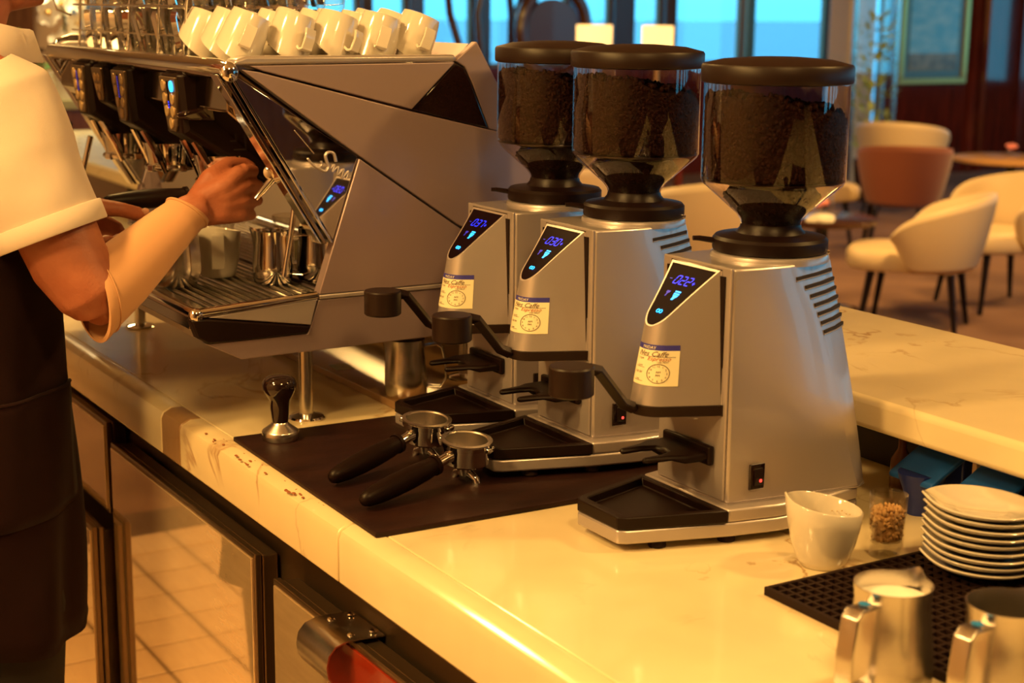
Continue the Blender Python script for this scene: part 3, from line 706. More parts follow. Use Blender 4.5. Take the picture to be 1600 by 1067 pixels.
    for z_ in ((.0035, .044, .0045), (.0035, .0475, .0048)):
        blob([(z_[0]-.002, z_[1]), (z_[0]+.0085, z_[1]), (z_[0]+.0090, z_[1]+.0022), (z_[0]-.0022, z_[1]+.0022)], 'led_cyan', 'cup_icon')
    blob([(.0015, .0505), (.0122, .0505), (.0105, .0535), (.0085, .055), (.007, .0585), (.003, .0585), (.0035, .054)], 'led_cyan', 'cup_icon')
    for u in (-.003, .0025):
        pts = [face_pt(u+.0026*math.cos(a), .078+.0024*math.sin(a), .0010) for a in [2*PI*i/14 for i in range(14)]]
        MB().tube(pts, .00055, 5, closed=True).build('infinity_icon', 'led_cyan', sc)
    # sticker wrapped around the nose
    zc = .225
    ts = [-PI/2+PI*i/240 for i in range(241)]
    A_, b, n = head_plan(zc); P = [Vector(superell(A_, b, n, t_)) for t_ in ts]; acc = [0]
    for i in range(240): acc.append(acc[-1]+(P[i+1]-P[i]).length)
    SW, SH = .066, .060
    s0 = np.interp(PI/4, ts, acc)+.016-SW
    def stick(u, v_, off):              # u along the nose, v up from the sticker's bottom
        z = .199+v_*.85; t_ = float(np.interp(s0+u, acc, ts)); A2, b2, n2 = head_plan(z)
        p = Vector(superell(A2, b2, n2, t_)); d_ = .02; p1 = Vector(superell(A2, b2, n2, min(PI/2, t_+d_))); p0 = Vector(superell(A2, b2, n2, max(-PI/2, t_-d_)))
        tg = (p1-p0).normalized(); nn = Vector((tg.y, -tg.x))
        if nn.dot(Vector((p.x+.02, p.y))) < 0: nn = -nn
        return Vector((p.x+nn.x*off, p.y+nn.y*off, z))
    def grid_sheet(u0, u1, w0, w1, off, nu=20, nv=4, rc=0.):
        mb = MB(); vs = [stick(u0+(u1-u0)*i/nu, w0+(w1-w0)*j/nv, off) for j in range(nv+1) for i in range(nu+1)]
        return mb.add(vs, [(j*(nu+1)+i, j*(nu+1)+i+1, (j+1)*(nu+1)+i+1, (j+1)*(nu+1)+i) for j in range(nv) for i in range(nu)])
    stk = grid_sheet(0, SW, 0, SH-.008, .0006).build('sticker', 'sticker', t, 60, fix=False)
    grid_sheet(0, SW, SH-.008, SH, .0006, nv=2).build('sticker_band', 'sticker_blue', stk, 60, fix=False)
    def wrap_text(txt, size, u, v_, m, nm, off=.0011, shear=0., sp=1., ang=0.):
        vs, fs = text_poly(txt, size, shear, sp)
        ca, sa = math.cos(ang), math.sin(ang)
        MB().add([stick(u+x*ca-y*sa, v_+x*sa+y*ca, off) for x, y, z in vs], fs).build(nm, m, stk, 0, fix=False)
    wrap_text('FRIDAY', .0062, .014, SH-.0062, 'sticker', 'printed_word')
    wrap_text('Nes Caffe', .0105, .008, .0435, 'ink', 'handwriting', shear=.45)
    wrap_text('Espresso', .0085, .024, .0372, 'ink_red', 'handwriting', shear=.4)
    wrap_text('ITEM', .0040, .010, .0372, 'ink', 'printed_word'); wrap_text('USE FIRST', .0034, .038, .0340, 'ink', 'printed_word')
    wrap_text('DATE', .0034, .010, .0268, 'ink', 'printed_word'); wrap_text('USE BY', .0044, .006, .0170, 'ink', 'printed_word'); wrap_text('EMP.', .0034, .010, .0065, 'ink', 'printed_word')
    for w0, u0, u1 in ((.0425, .008, .061), (.0255, .006, .022), (.0055, .006, .022)):
        grid_sheet(u0, u1, w0, w0+.0005, .0010, nv=1).build('rule_line', 'ink', stk, 0, fix=False)
    cu, cv, cr_ = SW-.0255, .0185, .0142
    n_ = 40; vs = []; 
    for i in range(n_):
        a = 2*PI*i/n_; vs += [stick(cu+cr_*math.cos(a), cv+cr_*math.sin(a), .0011), stick(cu+(cr_-.0008)*math.cos(a), cv+(cr_-.0008)*math.sin(a), .0011)]
    MB().add(vs, [(2*i, 2*i+1, (2*i+3) % (2*n_), (2*i+2) % (2*n_)) for i in range(n_)]).build('clock_ring', 'ink', stk, 0, fix=False)
    for h_ in range(1, 13):
        a = PI/2-2*PI*h_/12; wrap_text(str(h_), .0040, cu+(cr_-.0034)*math.cos(a)-.0012*len(str(h_)), cv+(cr_-.0034)*math.sin(a)-.0014, 'ink', 'clock_numeral')
    wrap_text('AM', .0042, cu-.003, cv+.0008, 'ink', 'printed_word'); wrap_text('PM', .0042, cu-.003, cv-.0042, 'ink', 'printed_word')
    # portafilter fork
    def fork(x0, z):
        mb = MB()
        pl_ = [(-.006, -.046), (-.045, -.044), (-.060, -.036), (-.094, -.030), (-.099, -.024), (-.094, -.020), (-.066, -.019), (-.050, -.013), (-.046, 0), (-.050, .013), (-.066, .019), (-.094, .020), (-.099, .024), (-.094, .030), (-.060, .036), (-.045, .044), (-.006, .046)]
        rings = [[(x, y, zz) for x, y in pl_] for zz in (z, z+.014)]
        return mb.loft([[(x, y, z+(.012+.0*x if k2 else (.0 if x > -.05 else .004))) for x, y in pl_] for k2 in (0, 1)])
    fork(0, .097).build('portafilter_fork', 'black', t, 30, bevel=.004)
    MB().box(-.012, -.0037, -.05, .05, .092, .118).build('fork_mount', 'black', t, 0, bevel=.003)
    # tamper disc arm
    MB().lathe([(.026, 0), (.028, .002), (.028, .035), (.0265, .037)], (-.190, 0, .196), 36).build('tamping_disc', 'brownblack', t)
    MB().tube([(-.166, 0, .226), (-.150, 0, .222), (-.112, 0, .176), (-.095, 0, .168)], [.0085, .0085, .0085, .0085], 4, flat=1).build('tamping_arm', 'brownblack', t, 20, bevel=.0015)
    # rocker switch on the near flank
    MB().box(.030, .054, -.0815, -.0775, .062, .096).build('switch_plate', 'gloss_black', t, 0, bevel=.001)
    sw = MB().prism([(-.0830, .068), (-.0855, .078), (-.0822, .090), (-.0810, .090), (-.0810, .068)], .036, .050, 'x').build('rocker_switch', 'black', t, 0, bevel=.0008)
    MB().ell((.0445, -.0850, .0745), (.0022, .0012, .0022), 10, 6).build('indicator_light', 'led_red', sw)
    # power cable clamp at the back
    return t
g3 = grinder((1.22, 1.552, .9), '022', 'silver coffee grinder nearest the camera, display reading 022, behind the white cup')
def regrind(src, loc, digits, lab):
    g = dup(src, None, lab, loc, skip=('digit',))
    for o in g.children:
        if o.name.split('.')[0] == 'display':
            for i, ch in enumerate(digits):
                mb = MB(); w = .0078; hgt = .0125; th = w*.2; sh = .25; u0 = -.0165+.0115*i; v_ = .0215
                P = {'a': ((0, 0), (w, 0)), 'b': ((w, 0), (w, hgt/2)), 'c': ((w, hgt/2), (w, hgt)), 'd': ((0, hgt), (w, hgt)), 'e': ((0, hgt/2), (0, hgt)), 'f': ((0, 0), (0, hgt/2)), 'g': ((0, hgt/2), (w, hgt/2))}
                for s_ in SEG[ch]:
                    (a0, b0), (a1, b1) = P[s_]
                    d_ = Vector((a1-a0, b1-b0)).normalized(); nn = Vector((-d_.y, d_.x))*th/2; e1 = d_*th*.35
                    for_q = [Vector((a0, b0))+e1+nn, Vector((a1, b1))-e1+nn, Vector((a1, b1))-e1-nn, Vector((a0, b0))+e1-nn]
                    mb.add([face_pt(u0+p.x+sh*(hgt-p.y), v_+p.y, .0008) for p in for_q], [(0, 1, 2, 3)])
                mb.build('digit', 'led', o, 0)
    return g
g2 = regrind(g3, (1.230, 1.870, .9075), '030', 'silver coffee grinder in the middle of three, display reading 030')
g1 = regrind(g3, (1.230, 2.085, .9075), '037', 'silver coffee grinder beside the espresso machine, display reading 037')

# ================================================================== COUNTER OBJECTS
mt = thing('counter_mat', (.99, 1.955, .9), 'black rubber mat on the counter edge under the portafilters', 'mat')
MB((.99, 1.955, .9)).prism([(.836, 1.700), (1.45, 1.688), (1.45, 2.205), (.846, 2.214)], .9003, .9072).build('sheet', 'rubber', mt, 0, bevel=.0015)
# slightly smaller footprint under grinder 3 is avoided
tp = thing('coffee_tamper', (.905, 2.168, .9075), 'black handled steel tamper standing on the rubber mat', 'tamper')
MB().lathe([(.0275, 0), (.0285, .002), (.0285, .012), (.027, .0145), (.014, .024), (.0125, .027)], seg=40).build('base', 'steel', tp, 40)
MB().lathe([(.0125, .027), (.0135, .034), (.0150, .050), (.0165, .062), (.0215, .070), (.0255, .079), (.0262, .087), (.0235, .094), (.017, .0985), (.006, .100), (.0, .1002)], seg=40).build('handle', 'gloss_black', tp, 50)

def portafilter(loc, rz, lab, tilt=.0, basket=True, spout=True, name='portafilter', roll_=0.):
    # handle points along local -x, ring centre at the origin, ring top at z = 0
    t = thing(name, loc, lab, 'portafilter', 'portafilters'); t.rotation_euler = Euler((roll_, tilt, rz))
    MB().lathe([(.030, -.033), (.0335, -.030), (.0335, -.008), (.0355, -.007), (.0358, -.001), (.034, .0), (.0315, -.001), (.0300, -.010), (.0300, -.0325)], seg=48, cap=True).build('bowl', 'chrome', t, 35)
    MB().lathe([(.0318, -.001), (.0365, .0005), (.0368, .002), (.0312, .0028), (.0295, .001), (.0285, -.022), (.0270, -.026), (.002, -.0262)], seg=48, cap=False).build('filter_basket', 'steel', t, 35)
    for a in (PI/2+.25, -PI/2+.25):
        MB().box(-.009, .009, .034, .0415, -.009, -.002, T=Matrix.Rotation(a-PI/2, 4, 'Z')).build('bayonet_lug', 'chrome', t, 30, bevel=.0015)
    MB().tube([(-.030, 0, -.016), (-.040, 0, -.018), (-.060, 0, -.022)], [.0095, .0075, .0075], 16).build('neck', 'chrome', t)
    MB().tube([(-.058, 0, -.022), (-.0585, 0, -.022), (-.064, 0, -.023), (-.065, 0, -.023)], [.011, .0145, .0145, .012], 20).build('ferrule', 'black', t)
    hp = [(-.064, 0, -.023, .0125), (-.080, 0, -.026, .0140), (-.110, 0, -.030, .0155), (-.140, 0, -.034, .0155), (-.165, 0, -.0375, .0140), (-.185, 0, -.040, .0115), (-.193, 0, -.041, .008), (-.196, 0, -.0415, .003)]
    MB().tube([p[:3] for p in hp], [p[3] for p in hp], 20).build('handle', 'black', t, 60)
    if spout:
        MB().lathe([(.011, 0), (.010, -.010), (.0085, -.018)], (0, 0, -.033), 20).build('outlet', 'chrome', t)
        for s_ in (-1, 1):
            MB().tube([(0, 0, -.046), (.003, s_*.010, -.049), (.004, s_*.019, -.054), (.004, s_*.022, -.0615)], [.0065, .0062, .0058, .0060], 14).build('spout', 'chrome', t, 50)
    return t
a0 = math.atan2(.075, .236)
pf1 = portafilter((1.050, 1.963, .9665), a0+.04, 'chrome portafilter with black handle lying on the mat, further from the camera', tilt=-.02, roll_=.10)
pf2 = portafilter((1.046, 1.838, .9665), a0-.02, 'chrome portafilter with black handle lying on the mat, nearer the camera', tilt=-.02, roll_=.10)

# wave-rimmed cup
def wave_cup(R, H, phi, handle=None, lip=1., rb=.58, seg=56, thick=.003, wave=.10):
    def ring(r, zf, extra=0.):
        out = []
        for i in range(seg):
            a = 2*PI*i/seg; d_ = (a-phi+PI) % (2*PI)-PI
            w = wave*H*math.cos(d_)*extra+lip*.10*H*math.exp(-abs(d_/.20)**1.3)*extra
            rr_ = r*(1+lip*.06*math.exp(-abs(d_/.24)**1.4)*extra)
            out.append((rr_*math.cos(a), rr_*math.sin(a), zf*H+w))
        return out
    rings = [ring(R*rb*.9, 0), ring(R*rb, .01), ring(R*(rb+(1-rb)*.26), .12), ring(R*(rb+(1-rb)*.62), .38, .25), ring(R*(rb+(1-rb)*.88), .70, .65), ring(R, .97, 1.), ring(R-thick*.5, .985, 1.), ring(R-thick, .97, 1.),
             ring(R*(rb+(1-rb)*.88)-thick, .70, .65), ring(R*(rb+(1-rb)*.62)-thick, .38, .25), ring(R*(rb+(1-rb)*.2)-thick, .13), ring(R*rb*.6, .07)]
    return MB().loft(rings)
cup = thing('coffee_cup', (1.266, 1.350, .9), 'large white porcelain cup with pointed lip beside the right grinder', 'cup')
wave_cup(.0465, .078, math.radians(150)).build('body', 'white', cup, 60)
MB().lathe([(.001, .0135), (.030, .0138)], seg=32, cap=False).build('coffee_residue', 'coffee_in', cup)
q = random.Random(4); mb = MB()
for i in range(5): mb.ell((.0385*math.cos(-.1+i*.17), .0385*math.sin(-.1+i*.17), .056+q.uniform(0, .008)), (.0009, .0009, .0011), 6, 4)
tag(mb.build('coffee_specks', 'coffee_in', cup), kind='stuff')

gl = thing('shot_glass', (1.356, 1.334, .9), 'shot glass of light roast beans between the white cup and saucers', 'glass')
MB().lathe([(.018, 0), (.0205, .002), (.0235, .080), (.0225, .0803), (.0192, .021), (.004, .0185)], seg=40, cap=True).build('tumbler', 'glass', gl, 40, fix=False)
MB().lathe([(.0185, .001), (.0195, .018)], seg=32).build('thick_base', 'glass', gl, 40)
q = random.Random(6); mb = MB()
MB().lathe([(.0165, .022), (.0185, .053), (.010, .056)], seg=24).build('bean_fill', 'bean_light', gl)
for i in range(210):
    z = .023+.036*q.random(); a = q.uniform(0, 2*PI); r_ = .0165+.0022*(z-.02)/.036
    if i < 60: z = .055+q.random()*.006; r_ = .016*math.sqrt(q.random())
    T = Matrix.Translation((r_*math.cos(a), r_*math.sin(a), z)) @ Euler((q.uniform(0, 6), q.uniform(0, 6), q.uniform(0, 6))).to_matrix().to_4x4()
    mb.ell((0, 0, 0), (.0042, .003, .0022), 8, 5, T=T)
tag(mb.build('beans', 'bean_light', gl, 60, fix=False), kind='stuff')

# saucers
def saucer_mb():
    seg = 64; phi = math.radians(152); R = .066; rings = []
    for r, z, e_ in ((.030, 0, 0), (.032, .001, 0), (.045, .0035, .1), (R-.004, .0090, .8), (R, .0115, 1), (R+.0004, .0130, 1), (R-.0010, .0143, 1), (R-.004, .0135, .9), (.044, .0065, .1), (.030, .0045, 0), (.029, .0035, 0)):
        ring = []
        for i in range(seg):
            a = 2*PI*i/seg; d_ = (a-phi+PI) % (2*PI)-PI; g = math.exp(-abs(d_/.30)**1.5)*e_
            w = .0035*math.cos(d_)*e_
            ring.append((r*(1+.09*g)*math.cos(a), r*(1+.09*g)*math.sin(a), z+.009*g+w))
        rings.append(ring)
    return MB().loft(rings)
ords = ['bottom', 'second from the bottom', 'third from the bottom', 'fourth from the bottom', 'middle', 'fourth from the top', 'third from the top', 'second from the top', 'top']
s0 = saucer_mb().build('saucer', 'white', None, 60)
for i in range(9):
    o = s0 if i == 0 else dup(s0)
    o.location = (1.397+.0015*math.sin(i*2.1), 1.222+.0015*math.cos(i*1.7), .9107+.0088*i); o.rotation_euler = (0, 0, .05*math.sin(i*1.3))
    tag(o, 'white wavy saucer in the stack on the bar mat, %s one' % ords[i], 'saucer', 'stacked saucers')
# bar mat with square cells
bm_t = thing('bar_mat', (1.137, 1.305, .9), 'black rubber bar mat with square cells under the saucers', 'mat')
mb = MB(); x1, y1 = .46, -.82
MB().box(.002, x1-.002, y1+.002, -.002, .0003, .003).build('sheet', mat('mat_floor', (.075, .05, .035), .35), bm_t, 0)
MB().box(0, .006, y1, 0, .0002, .0105).box(x1-.006, x1, y1, 0, .0002, .0105).box(.006, x1-.006, -.006, 0, .0002, .0105).box(.006, x1-.006, y1, y1+.006, .0002, .0105).build('rim', 'blackmatte', bm_t, 0, bevel=.001)
x = .0185
while x < x1-.008: mb.box(x-.0022, x+.0022, y1+.006, -.006, .003, .0095); x += .0145
y = -.0185
while y > y1+.008: mb.box(.006, x1-.006, y-.0022, y+.0022, .003, .0093); y -= .0145
tag(mb.build('ribs', 'blackmatte', bm_t, 0), kind='stuff')

def pitcher(loc, rz, lab, R=.040, H=.112, fill=None, stick=True, mtl='steel', name='milk_pitcher', spout_h=.005, hx=0.):
    # spout along local +x, handle along -x
    t = thing(name, loc, lab, 'pitcher'); t.rotation_euler = (0, 0, rz)
    seg = 48
    def ring(r, z, e_):
        out = []
        for i in range(seg):
            a = 2*PI*i/seg; d_ = (a+PI) % (2*PI)-PI; g = math.exp(-(d_/.24)**2)*e_
            out.append(((r+.009*g)*math.cos(a), (r)*math.sin(a), z+spout_h*g))
        return out
    rr_ = [ring(R*.93, 0, 0), ring(R*.99, .003, 0), ring(R*1.0, H*.30, 0), ring(R*.90, H*.68, .25), ring(R*.86, H*.86, .7), ring(R*.90, H*.975, 1), ring(R*.905, H, 1), ring(R*.88, H, 1), ring(R*.84, H*.86, .7), ring(R*.88, H*.66, .25), ring(R*.97, H*.3, 0), ring(R*.95, .005, 0)]
    MB().loft(rr_).build('body', mtl, t, 50)
    hb = [(-R*.86, 0, H*.88), (-R*.86-.022-hx, 0, H*.915), (-R*.86-.030-hx, 0, H*.86), (-R*.86-.036-hx, 0, H*.55), (-R*.86-.037-hx, 0, H*.30), (-R*.86-.028-hx, 0, H*.16), (-R*.99, 0, H*.17)]
    mb = MB(); w = .0095; th = .0016; rings = []
    for i, p in enumerate(hb):
        a = Vector(hb[max(0, i-1)]); b = Vector(hb[min(len(hb)-1, i+1)]); d_ = (b-a).normalized(); n_ = Vector((d_.z, 0, -d_.x))*th; p = Vector(p)
        rings.append([p+n_+Vector((0, w, 0)), p+n_-Vector((0, w, 0)), p-n_-Vector((0, w, 0)), p-n_+Vector((0, w, 0))])
    h_ = mb.loft(rings).build('handle', mtl, t, 60, bevel=.0012)
    if stick: MB().ell((-R*.86-.014, 0, H*.915+.002), (.0055, .0065, .0012), 12, 6).build('blue_sticker', 'sock_blue', h_)
    if fill: MB().lathe([(.001, H*fill+.001), (R*.855, H*fill)], seg=40, cap=False).build('milk', 'milk', t)
    return t
pitcher((1.076, 1.045, .9), math.radians(14), hx=.008, R=.043, lab='steel milk pitcher full of milk at the bottom edge, blue sticker on handle', fill=.86)
pitcher((1.112, .934, .9108), math.radians(10), hx=.006, R=.043, lab='empty steel milk pitcher in the bottom right corner, blue sticker on handle')
pitcher((1.190, 2.300, .9132), math.radians(150), 'steel milk pitcher standing under the machine behind the left grinder', R=.036, H=.098, stick=False)

# ================================================================== ESPRESSO MACHINE
em = thing('espresso_machine', (1.1, 2.7, .9), 'large silver and chrome espresso machine with three groups and mirrored side', 'espresso machine')
O = em.location; NY = 2.228; FYM = 3.19
def P(poly, a, b, name, m, ax='y', bev=.0015, sm=30, parent=em):
    return MB(O).prism(poly, a, b, ax).build(name, m, parent, sm, bevel=bev)
def side(ya, yb, near):
    P([(.893, 1.4695), (1.244, 1.4715), (1.1655, 1.3985), (.915, 1.4615)], ya, yb, 'upper_side_panel', 'silver_panel')
    P([(.8815, 1.4640), (.906, 1.4605), (1.1635, 1.3955), (1.311, 1.3615), (1.42, 1.337), (1.42, 1.1155), (1.2465, 1.2115), (1.0745, 1.3275)], ya, yb, 'middle_side_panel', 'silver_panel')
    P([(1.0725, 1.3245), (1.2455, 1.2085), (1.398, 1.1145), (1.0005, 1.1145), (1.0285, 1.197)], ya, yb, 'lower_side_panel', 'silver_panel')
    P([(.866, 1.4585), (1.0705, 1.3275), (1.0265, 1.199)], ya+.003, yb-.003, 'mirror_panel', 'mirror', bev=.0006)
    P([(1.0005, 1.1065), (1.42, 1.1065), (1.42, 1.1135), (1.0005, 1.1135)], ya-.0015, yb+.0015, 'side_trim', 'silver')
    P([(.868, 1.4705), (1.246, 1.4725), (1.244, 1.4835), (.890, 1.4835), (.872, 1.479)], ya-.001, yb+.018, 'deck_rim', 'silver', bev=.004)
    P([(1.1685, 1.3975), (1.2475, 1.470), (1.262, 1.462), (1.276, 1.437), (1.308, 1.3640)], ya+.004, yb, 'smoked_window', 'gloss_black')
    P([(1.2475, 1.4735), (1.287, 1.504), (1.331, 1.43), (1.347, 1.355), (1.311, 1.3630), (1.279, 1.438), (1.265, 1.464)], ya+.006, yb, 'rear_fin', 'silver_panel')
side(NY, NY+.022, True)
side(FYM-.022, FYM, False)
# bright trim running down the edge of the side
for dx, w, m_ in ((-.003, .0045, 'chrome'), (-.014, .006, 'chrome_dark'), (-.022, .003, 'chrome')):
    for ya, yb in ((NY, NY+.03), (FYM-.03, FYM)):
        P([(.863+dx, 1.457), (.863+dx+w, 1.457), (1.0265+dx+w*.6, 1.194), (1.0265+dx-w*.6, 1.194)], ya, yb, 'edge_trim', m_, bev=.001)
# core body
P([(1.055, 1.10), (1.055, 1.46), (1.24, 1.462), (1.30, 1.36), (1.41, 1.335), (1.41, 1.04), (1.055, 1.04)], NY+.023, FYM-.023, 'main_body', 'silver_panel', bev=0)
P([(1.249, 1.4635), (1.285, 1.500), (1.345, 1.358), (1.42, 1.337), (1.42, 1.3355), (1.30, 1.3605)], NY+.03, FYM-.03, 'rear_hood', 'silver_panel', bev=0)
P([(1.0475, 1.105), (1.0475, 1.268), (1.0545, 1.268), (1.0545, 1.105)], NY+.024, FYM-.024, 'backsplash', 'mirror', bev=0)
P([(.868, 1.4620), (.868, 1.400), (.985, 1.300), (1.0545, 1.2695), (1.0545, 1.4620)], NY+.031, FYM-.031, 'group_housing', 'chrome_dark', bev=.003)
P([(.87, 1.4625), (1.24, 1.4625), (1.24, 1.4695), (.87, 1.4695)], NY+.0225, FYM-.0225, 'cup_deck', 'steel', bev=0)
P([(.865, 1.470), (1.24, 1.470), (1.24, 1.497), (.90, 1.497), (.872, 1.488)], FYM+.0005, FYM+.012, 'far_gallery', 'chrome', bev=.002)
# front rail
MB(O).tube([(.862, NY+.002, 1.4625), (.858, NY+.03, 1.4640), (.856, 2.6, 1.4640), (.856, FYM-.03, 1.4640), (.868, FYM+.012, 1.466), (.90, FYM+.02, 1.472)], [.0125, .0155, .0155, .0155, .0145, .010], 20).build('front_rail', 'chrome', em, 60)
MB(O).ell((.863, NY+.006, 1.4600), (.0155, .0125, .0165), 20, 12).build('rail_end_cap', 'chrome', em, 60)
# drip tray and lower body
P([(.812, 1.0535), (.870, 1.0235), (1.20, 1.026), (1.38, 1.045), (1.38, 1.1055), (1.0005, 1.1055), (.9865, 1.0655), (.9805, 1.0535)], NY+.002, NY+.022, 'lower_side_panel', 'silver_panel')
P([(.800, 1.078), (.815, 1.0535), (.872, 1.0245), (1.38, 1.046), (1.38, 1.08)], NY+.0225, FYM, 'lower_body', 'silver', bev=0)
P([(.8165, 1.0945), (.9965, 1.1075), (.9855, 1.0668)], NY-.001, NY+.02, 'tray_cheek', 'silver')
P([(.789, 1.093), (.8135, 1.093), (.985, 1.0655), (.980, 1.0545), (.815, 1.0540), (.799, 1.064)], NY-.003, NY+.02, 'tray_bumper', 'black', bev=.003)
MB(O).tube([(.802, NY+.006, 1.100), (.86, NY+.004, 1.104), (.997, NY+.003, 1.1135)], [.0085, .008, .006], 16).build('tray_rail', 'chrome', em, 60)
MB(O).tube([(.802, NY+.006, 1.0995), (.800, NY+.03, 1.0995), (.800, FYM, 1.0995)], [.009, .0095, .0095], 16).build('tray_rail', 'chrome', em, 60)
MB(O).ell((.800, NY+.005, 1.0985), (.012, .010, .0115), 18, 10).build('rail_end_cap', 'chrome', em, 60)
P([(.7935, 1.075), (.799, 1.090), (.812, 1.090), (.812, 1.072)], NY+.021, FYM, 'tray_front', 'chrome_dark', bev=.001)
P([(.8125, 1.0785), (1.047, 1.0785), (1.047, 1.090), (.8125, 1.090)], NY+.024, FYM-.024, 'tray_pan', 'dark', bev=0)
P([(.812, 1.0905), (.830, 1.0905), (.830, 1.102), (.812, 1.102)], NY+.023, FYM-.024, 'tray_border', 'chrome', bev=.002)
x = .842
while x < 1.042:
    MB(O).tube([(x, NY+.042, 1.098), (x, FYM-.03, 1.098)], .0042, 8).build('tray_slat', 'steel', em); x += .0152
for y in (NY+.045, 2.55, 2.87, FYM-.03):
    MB(O).box(.831, 1.046, y-.004, y+.004, 1.0902, 1.0945).build('tray_crossbar', 'chrome', em, 0)
P([(.8305, 1.0905), (1.046, 1.0905), (1.046, 1.101), (.8305, 1.101)], NY+.0235, NY+.0405, 'tray_border', 'chrome_dark', bev=.002)
# legs
for x, y in ((1.0, 2.285), (1.0, 3.13), (1.34, 2.36), (1.34, 3.13)):
    zf = .9132 if x > 1.15 else .9003
    lg = MB(O).lathe([(.0115, zf+.006-.9-.0), (.0115, .155)], (x, y, .9), 24).build('leg', 'steel', em)
    MB(O).lathe([(.029, zf-.9), (.030, zf-.9+.002), (.028, zf-.9+.005), (.013, zf-.9+.009)], (x, y, .9), 32).build('foot', 'chrome', lg)
# group heads with control panels
def group(y0, leds, cy=False, small=False):
    w = .034 if small else .043; zb = 1.385 if small else 1.357
    # wedge housing
    def prof(s_): return [(.8385, 1.4495), (.8470, zb), (.985-(.05 if small else 0), 1.272+(.06 if small else 0)), (1.04, 1.272+(.06 if small else 0)), (1.04, 1.452), (.872, 1.4555)]
    mb = MB(O)
    def sec(y, sc, ins): return [(x+(ins if i in (0, 1) else 0), y, z+(ins*.6 if i in (1, 2, 3) else 0)) for i, (x, z) in enumerate(prof(1))]
    mb.loft([sec(y0-w, 1, .010), sec(y0-w+.008, 1, 0), sec(y0+w-.008, 1, 0), sec(y0+w, 1, .010)])
    g = mb.build('group_cover', 'black', em, 30, bevel=.003)
    # panel: param (u along -y, v down)
    A_ = Vector((.8385, y0, 1.4475)); B_ = Vector((.8470, y0, zb+.002)); dv = (B_-A_); Lv = dv.length; dv.normalize(); nn = Vector((dv.z, 0, -dv.x)).normalized()
    if nn.x > 0: nn = -nn
    def fp(u, v, off): return A_+dv*v+Vector((0, -u, 0))+nn*off
    def shield(wt, wb, v0, v1):
        L = [(-wt, v0), (wt, v0), (wt*.98, v0+(v1-v0)*.25), (wb*1.25, v0+(v1-v0)*.9), (wb*.8, v1), (-wb*.8, v1), (-wb*1.25, v0+(v1-v0)*.9), (-wt*.98, v0+(v1-v0)*.25)]
        return L
    wt, wb = (w-.006, w*.42)
    sh_ = shield(wt, wb, .002, Lv-.001); n = len(sh_)
    pn = MB(O).add([fp(u, v, .0035) for u, v in sh_]+[fp(u, v, -.002) for u, v in sh_], [tuple(range(n)), tuple(range(n, 2*n))[::-1]]+[(i, (i+1) % n, n+(i+1) % n, n+i) for i in range(n)]).build('control_panel', 'steel_frame', g, 0, bevel=.0012)
    def disc(u, v, r, m_, nm, parent, h_=.0018):
        vs = [fp(u+r*.82*math.cos(q), v+r*math.sin(q), .0035+h_) for q in [2*PI*i/16 for i in range(16)]]+[fp(u+r*.9*math.cos(q), v+r*1.05*math.sin(q), .003) for q in [2*PI*i/16 for i in range(16)]]
        MB(O).add(vs, [tuple(range(16))]+[(i, (i+1) % 16, 16+(i+1) % 16, 16+i) for i in range(16)]).build(nm, m_, parent, 40)
    if small:
        for u, v in ((-.010, .018), (.010, .018), (-.008, .036), (.008, .036), (0, .052)): disc(u, v, .0068, 'button', 'button', g)
        return
    rows = [(-.019, .016), (.019, .016), (-.0175, .036), (.0165, .036), (-.0145, .056), (.0130, .056), (0, .0755)]
    for i, (u, v) in enumerate(rows):
        disc(u, v, .0088, 'led_cyan' if (cy and i == 1) else 'button', 'button', g)
    vs = [fp(u, v, .0042) for u, v in ((-.0028, .010), (.0028, .010), (.0028, .050), (-.0028, .050))]
    MB(O).add([fp(u, v, .0040) for u, v in ((-.0034, .008), (.0034, .008), (.0034, .052), (-.0034, .052))], [(0, 1, 2, 3)]).build('display_strip', 'screen', g, 0)
    mb = MB(O)
    for i in range(9 if not cy else 3):
        v = (.0115+i*.0042) if not cy else .040+i*.0042
        mb.add([fp(u, vv, .0046) for u, vv in ((-.0024, v), (.0024, v), (.0024, v+.0026), (-.0024, v+.0026))], [(0, 1, 2, 3)])
    mb.build('display_digits', leds, g, 0)
    # vents on the near flank
    for i in range(5):
        MB(O).box(.905+.006*i, .985, y0-w-.0004, y0-w+.0004, 1.385-.014*i, 1.3875-.014*i).build('vent_slot', 'dark', g, 0)
    # chrome group body and locking ring
    MB(O).lathe([(.046, 1.320), (.043, 1.304), (.0385, 1.288), (.0385, 1.2735), (.0365, 1.2725)], (.925, y0, 0), 32).build('group_head', 'chrome', em, 40)
    for s_ in (-1, 1):
        MB(O).tube([(.870, y0+s_*.026, 1.345), (.893, y0+s_*.034, 1.30), (.905, y0+s_*.036, 1.270)], [.007, .006, .005], 10).build('group_strut', 'chrome', em)
    MB(O).tube([(.925+.040*math.cos(q), y0+.040*math.sin(q), 1.277) for q in [2*PI*i/36 for i in range(36)]], .0052, 10, closed=True).build('locking_ring', 'chrome', em, 60)
    for q in (.4, 2.0, 3.3, 4.6):
        MB(O).box(-.007, .007, .038, .048, 1.271, 1.283, T=Matrix.Translation((.925, y0, 0)) @ Matrix.Rotation(q, 4, 'Z')).build('ring_lug', 'chrome', em, 0, bevel=.0015)
group(2.435, 'led', cy=True); group(2.690, 'led_dim'); group(2.935, 'led_dim'); group(2.815, 'led', small=True)
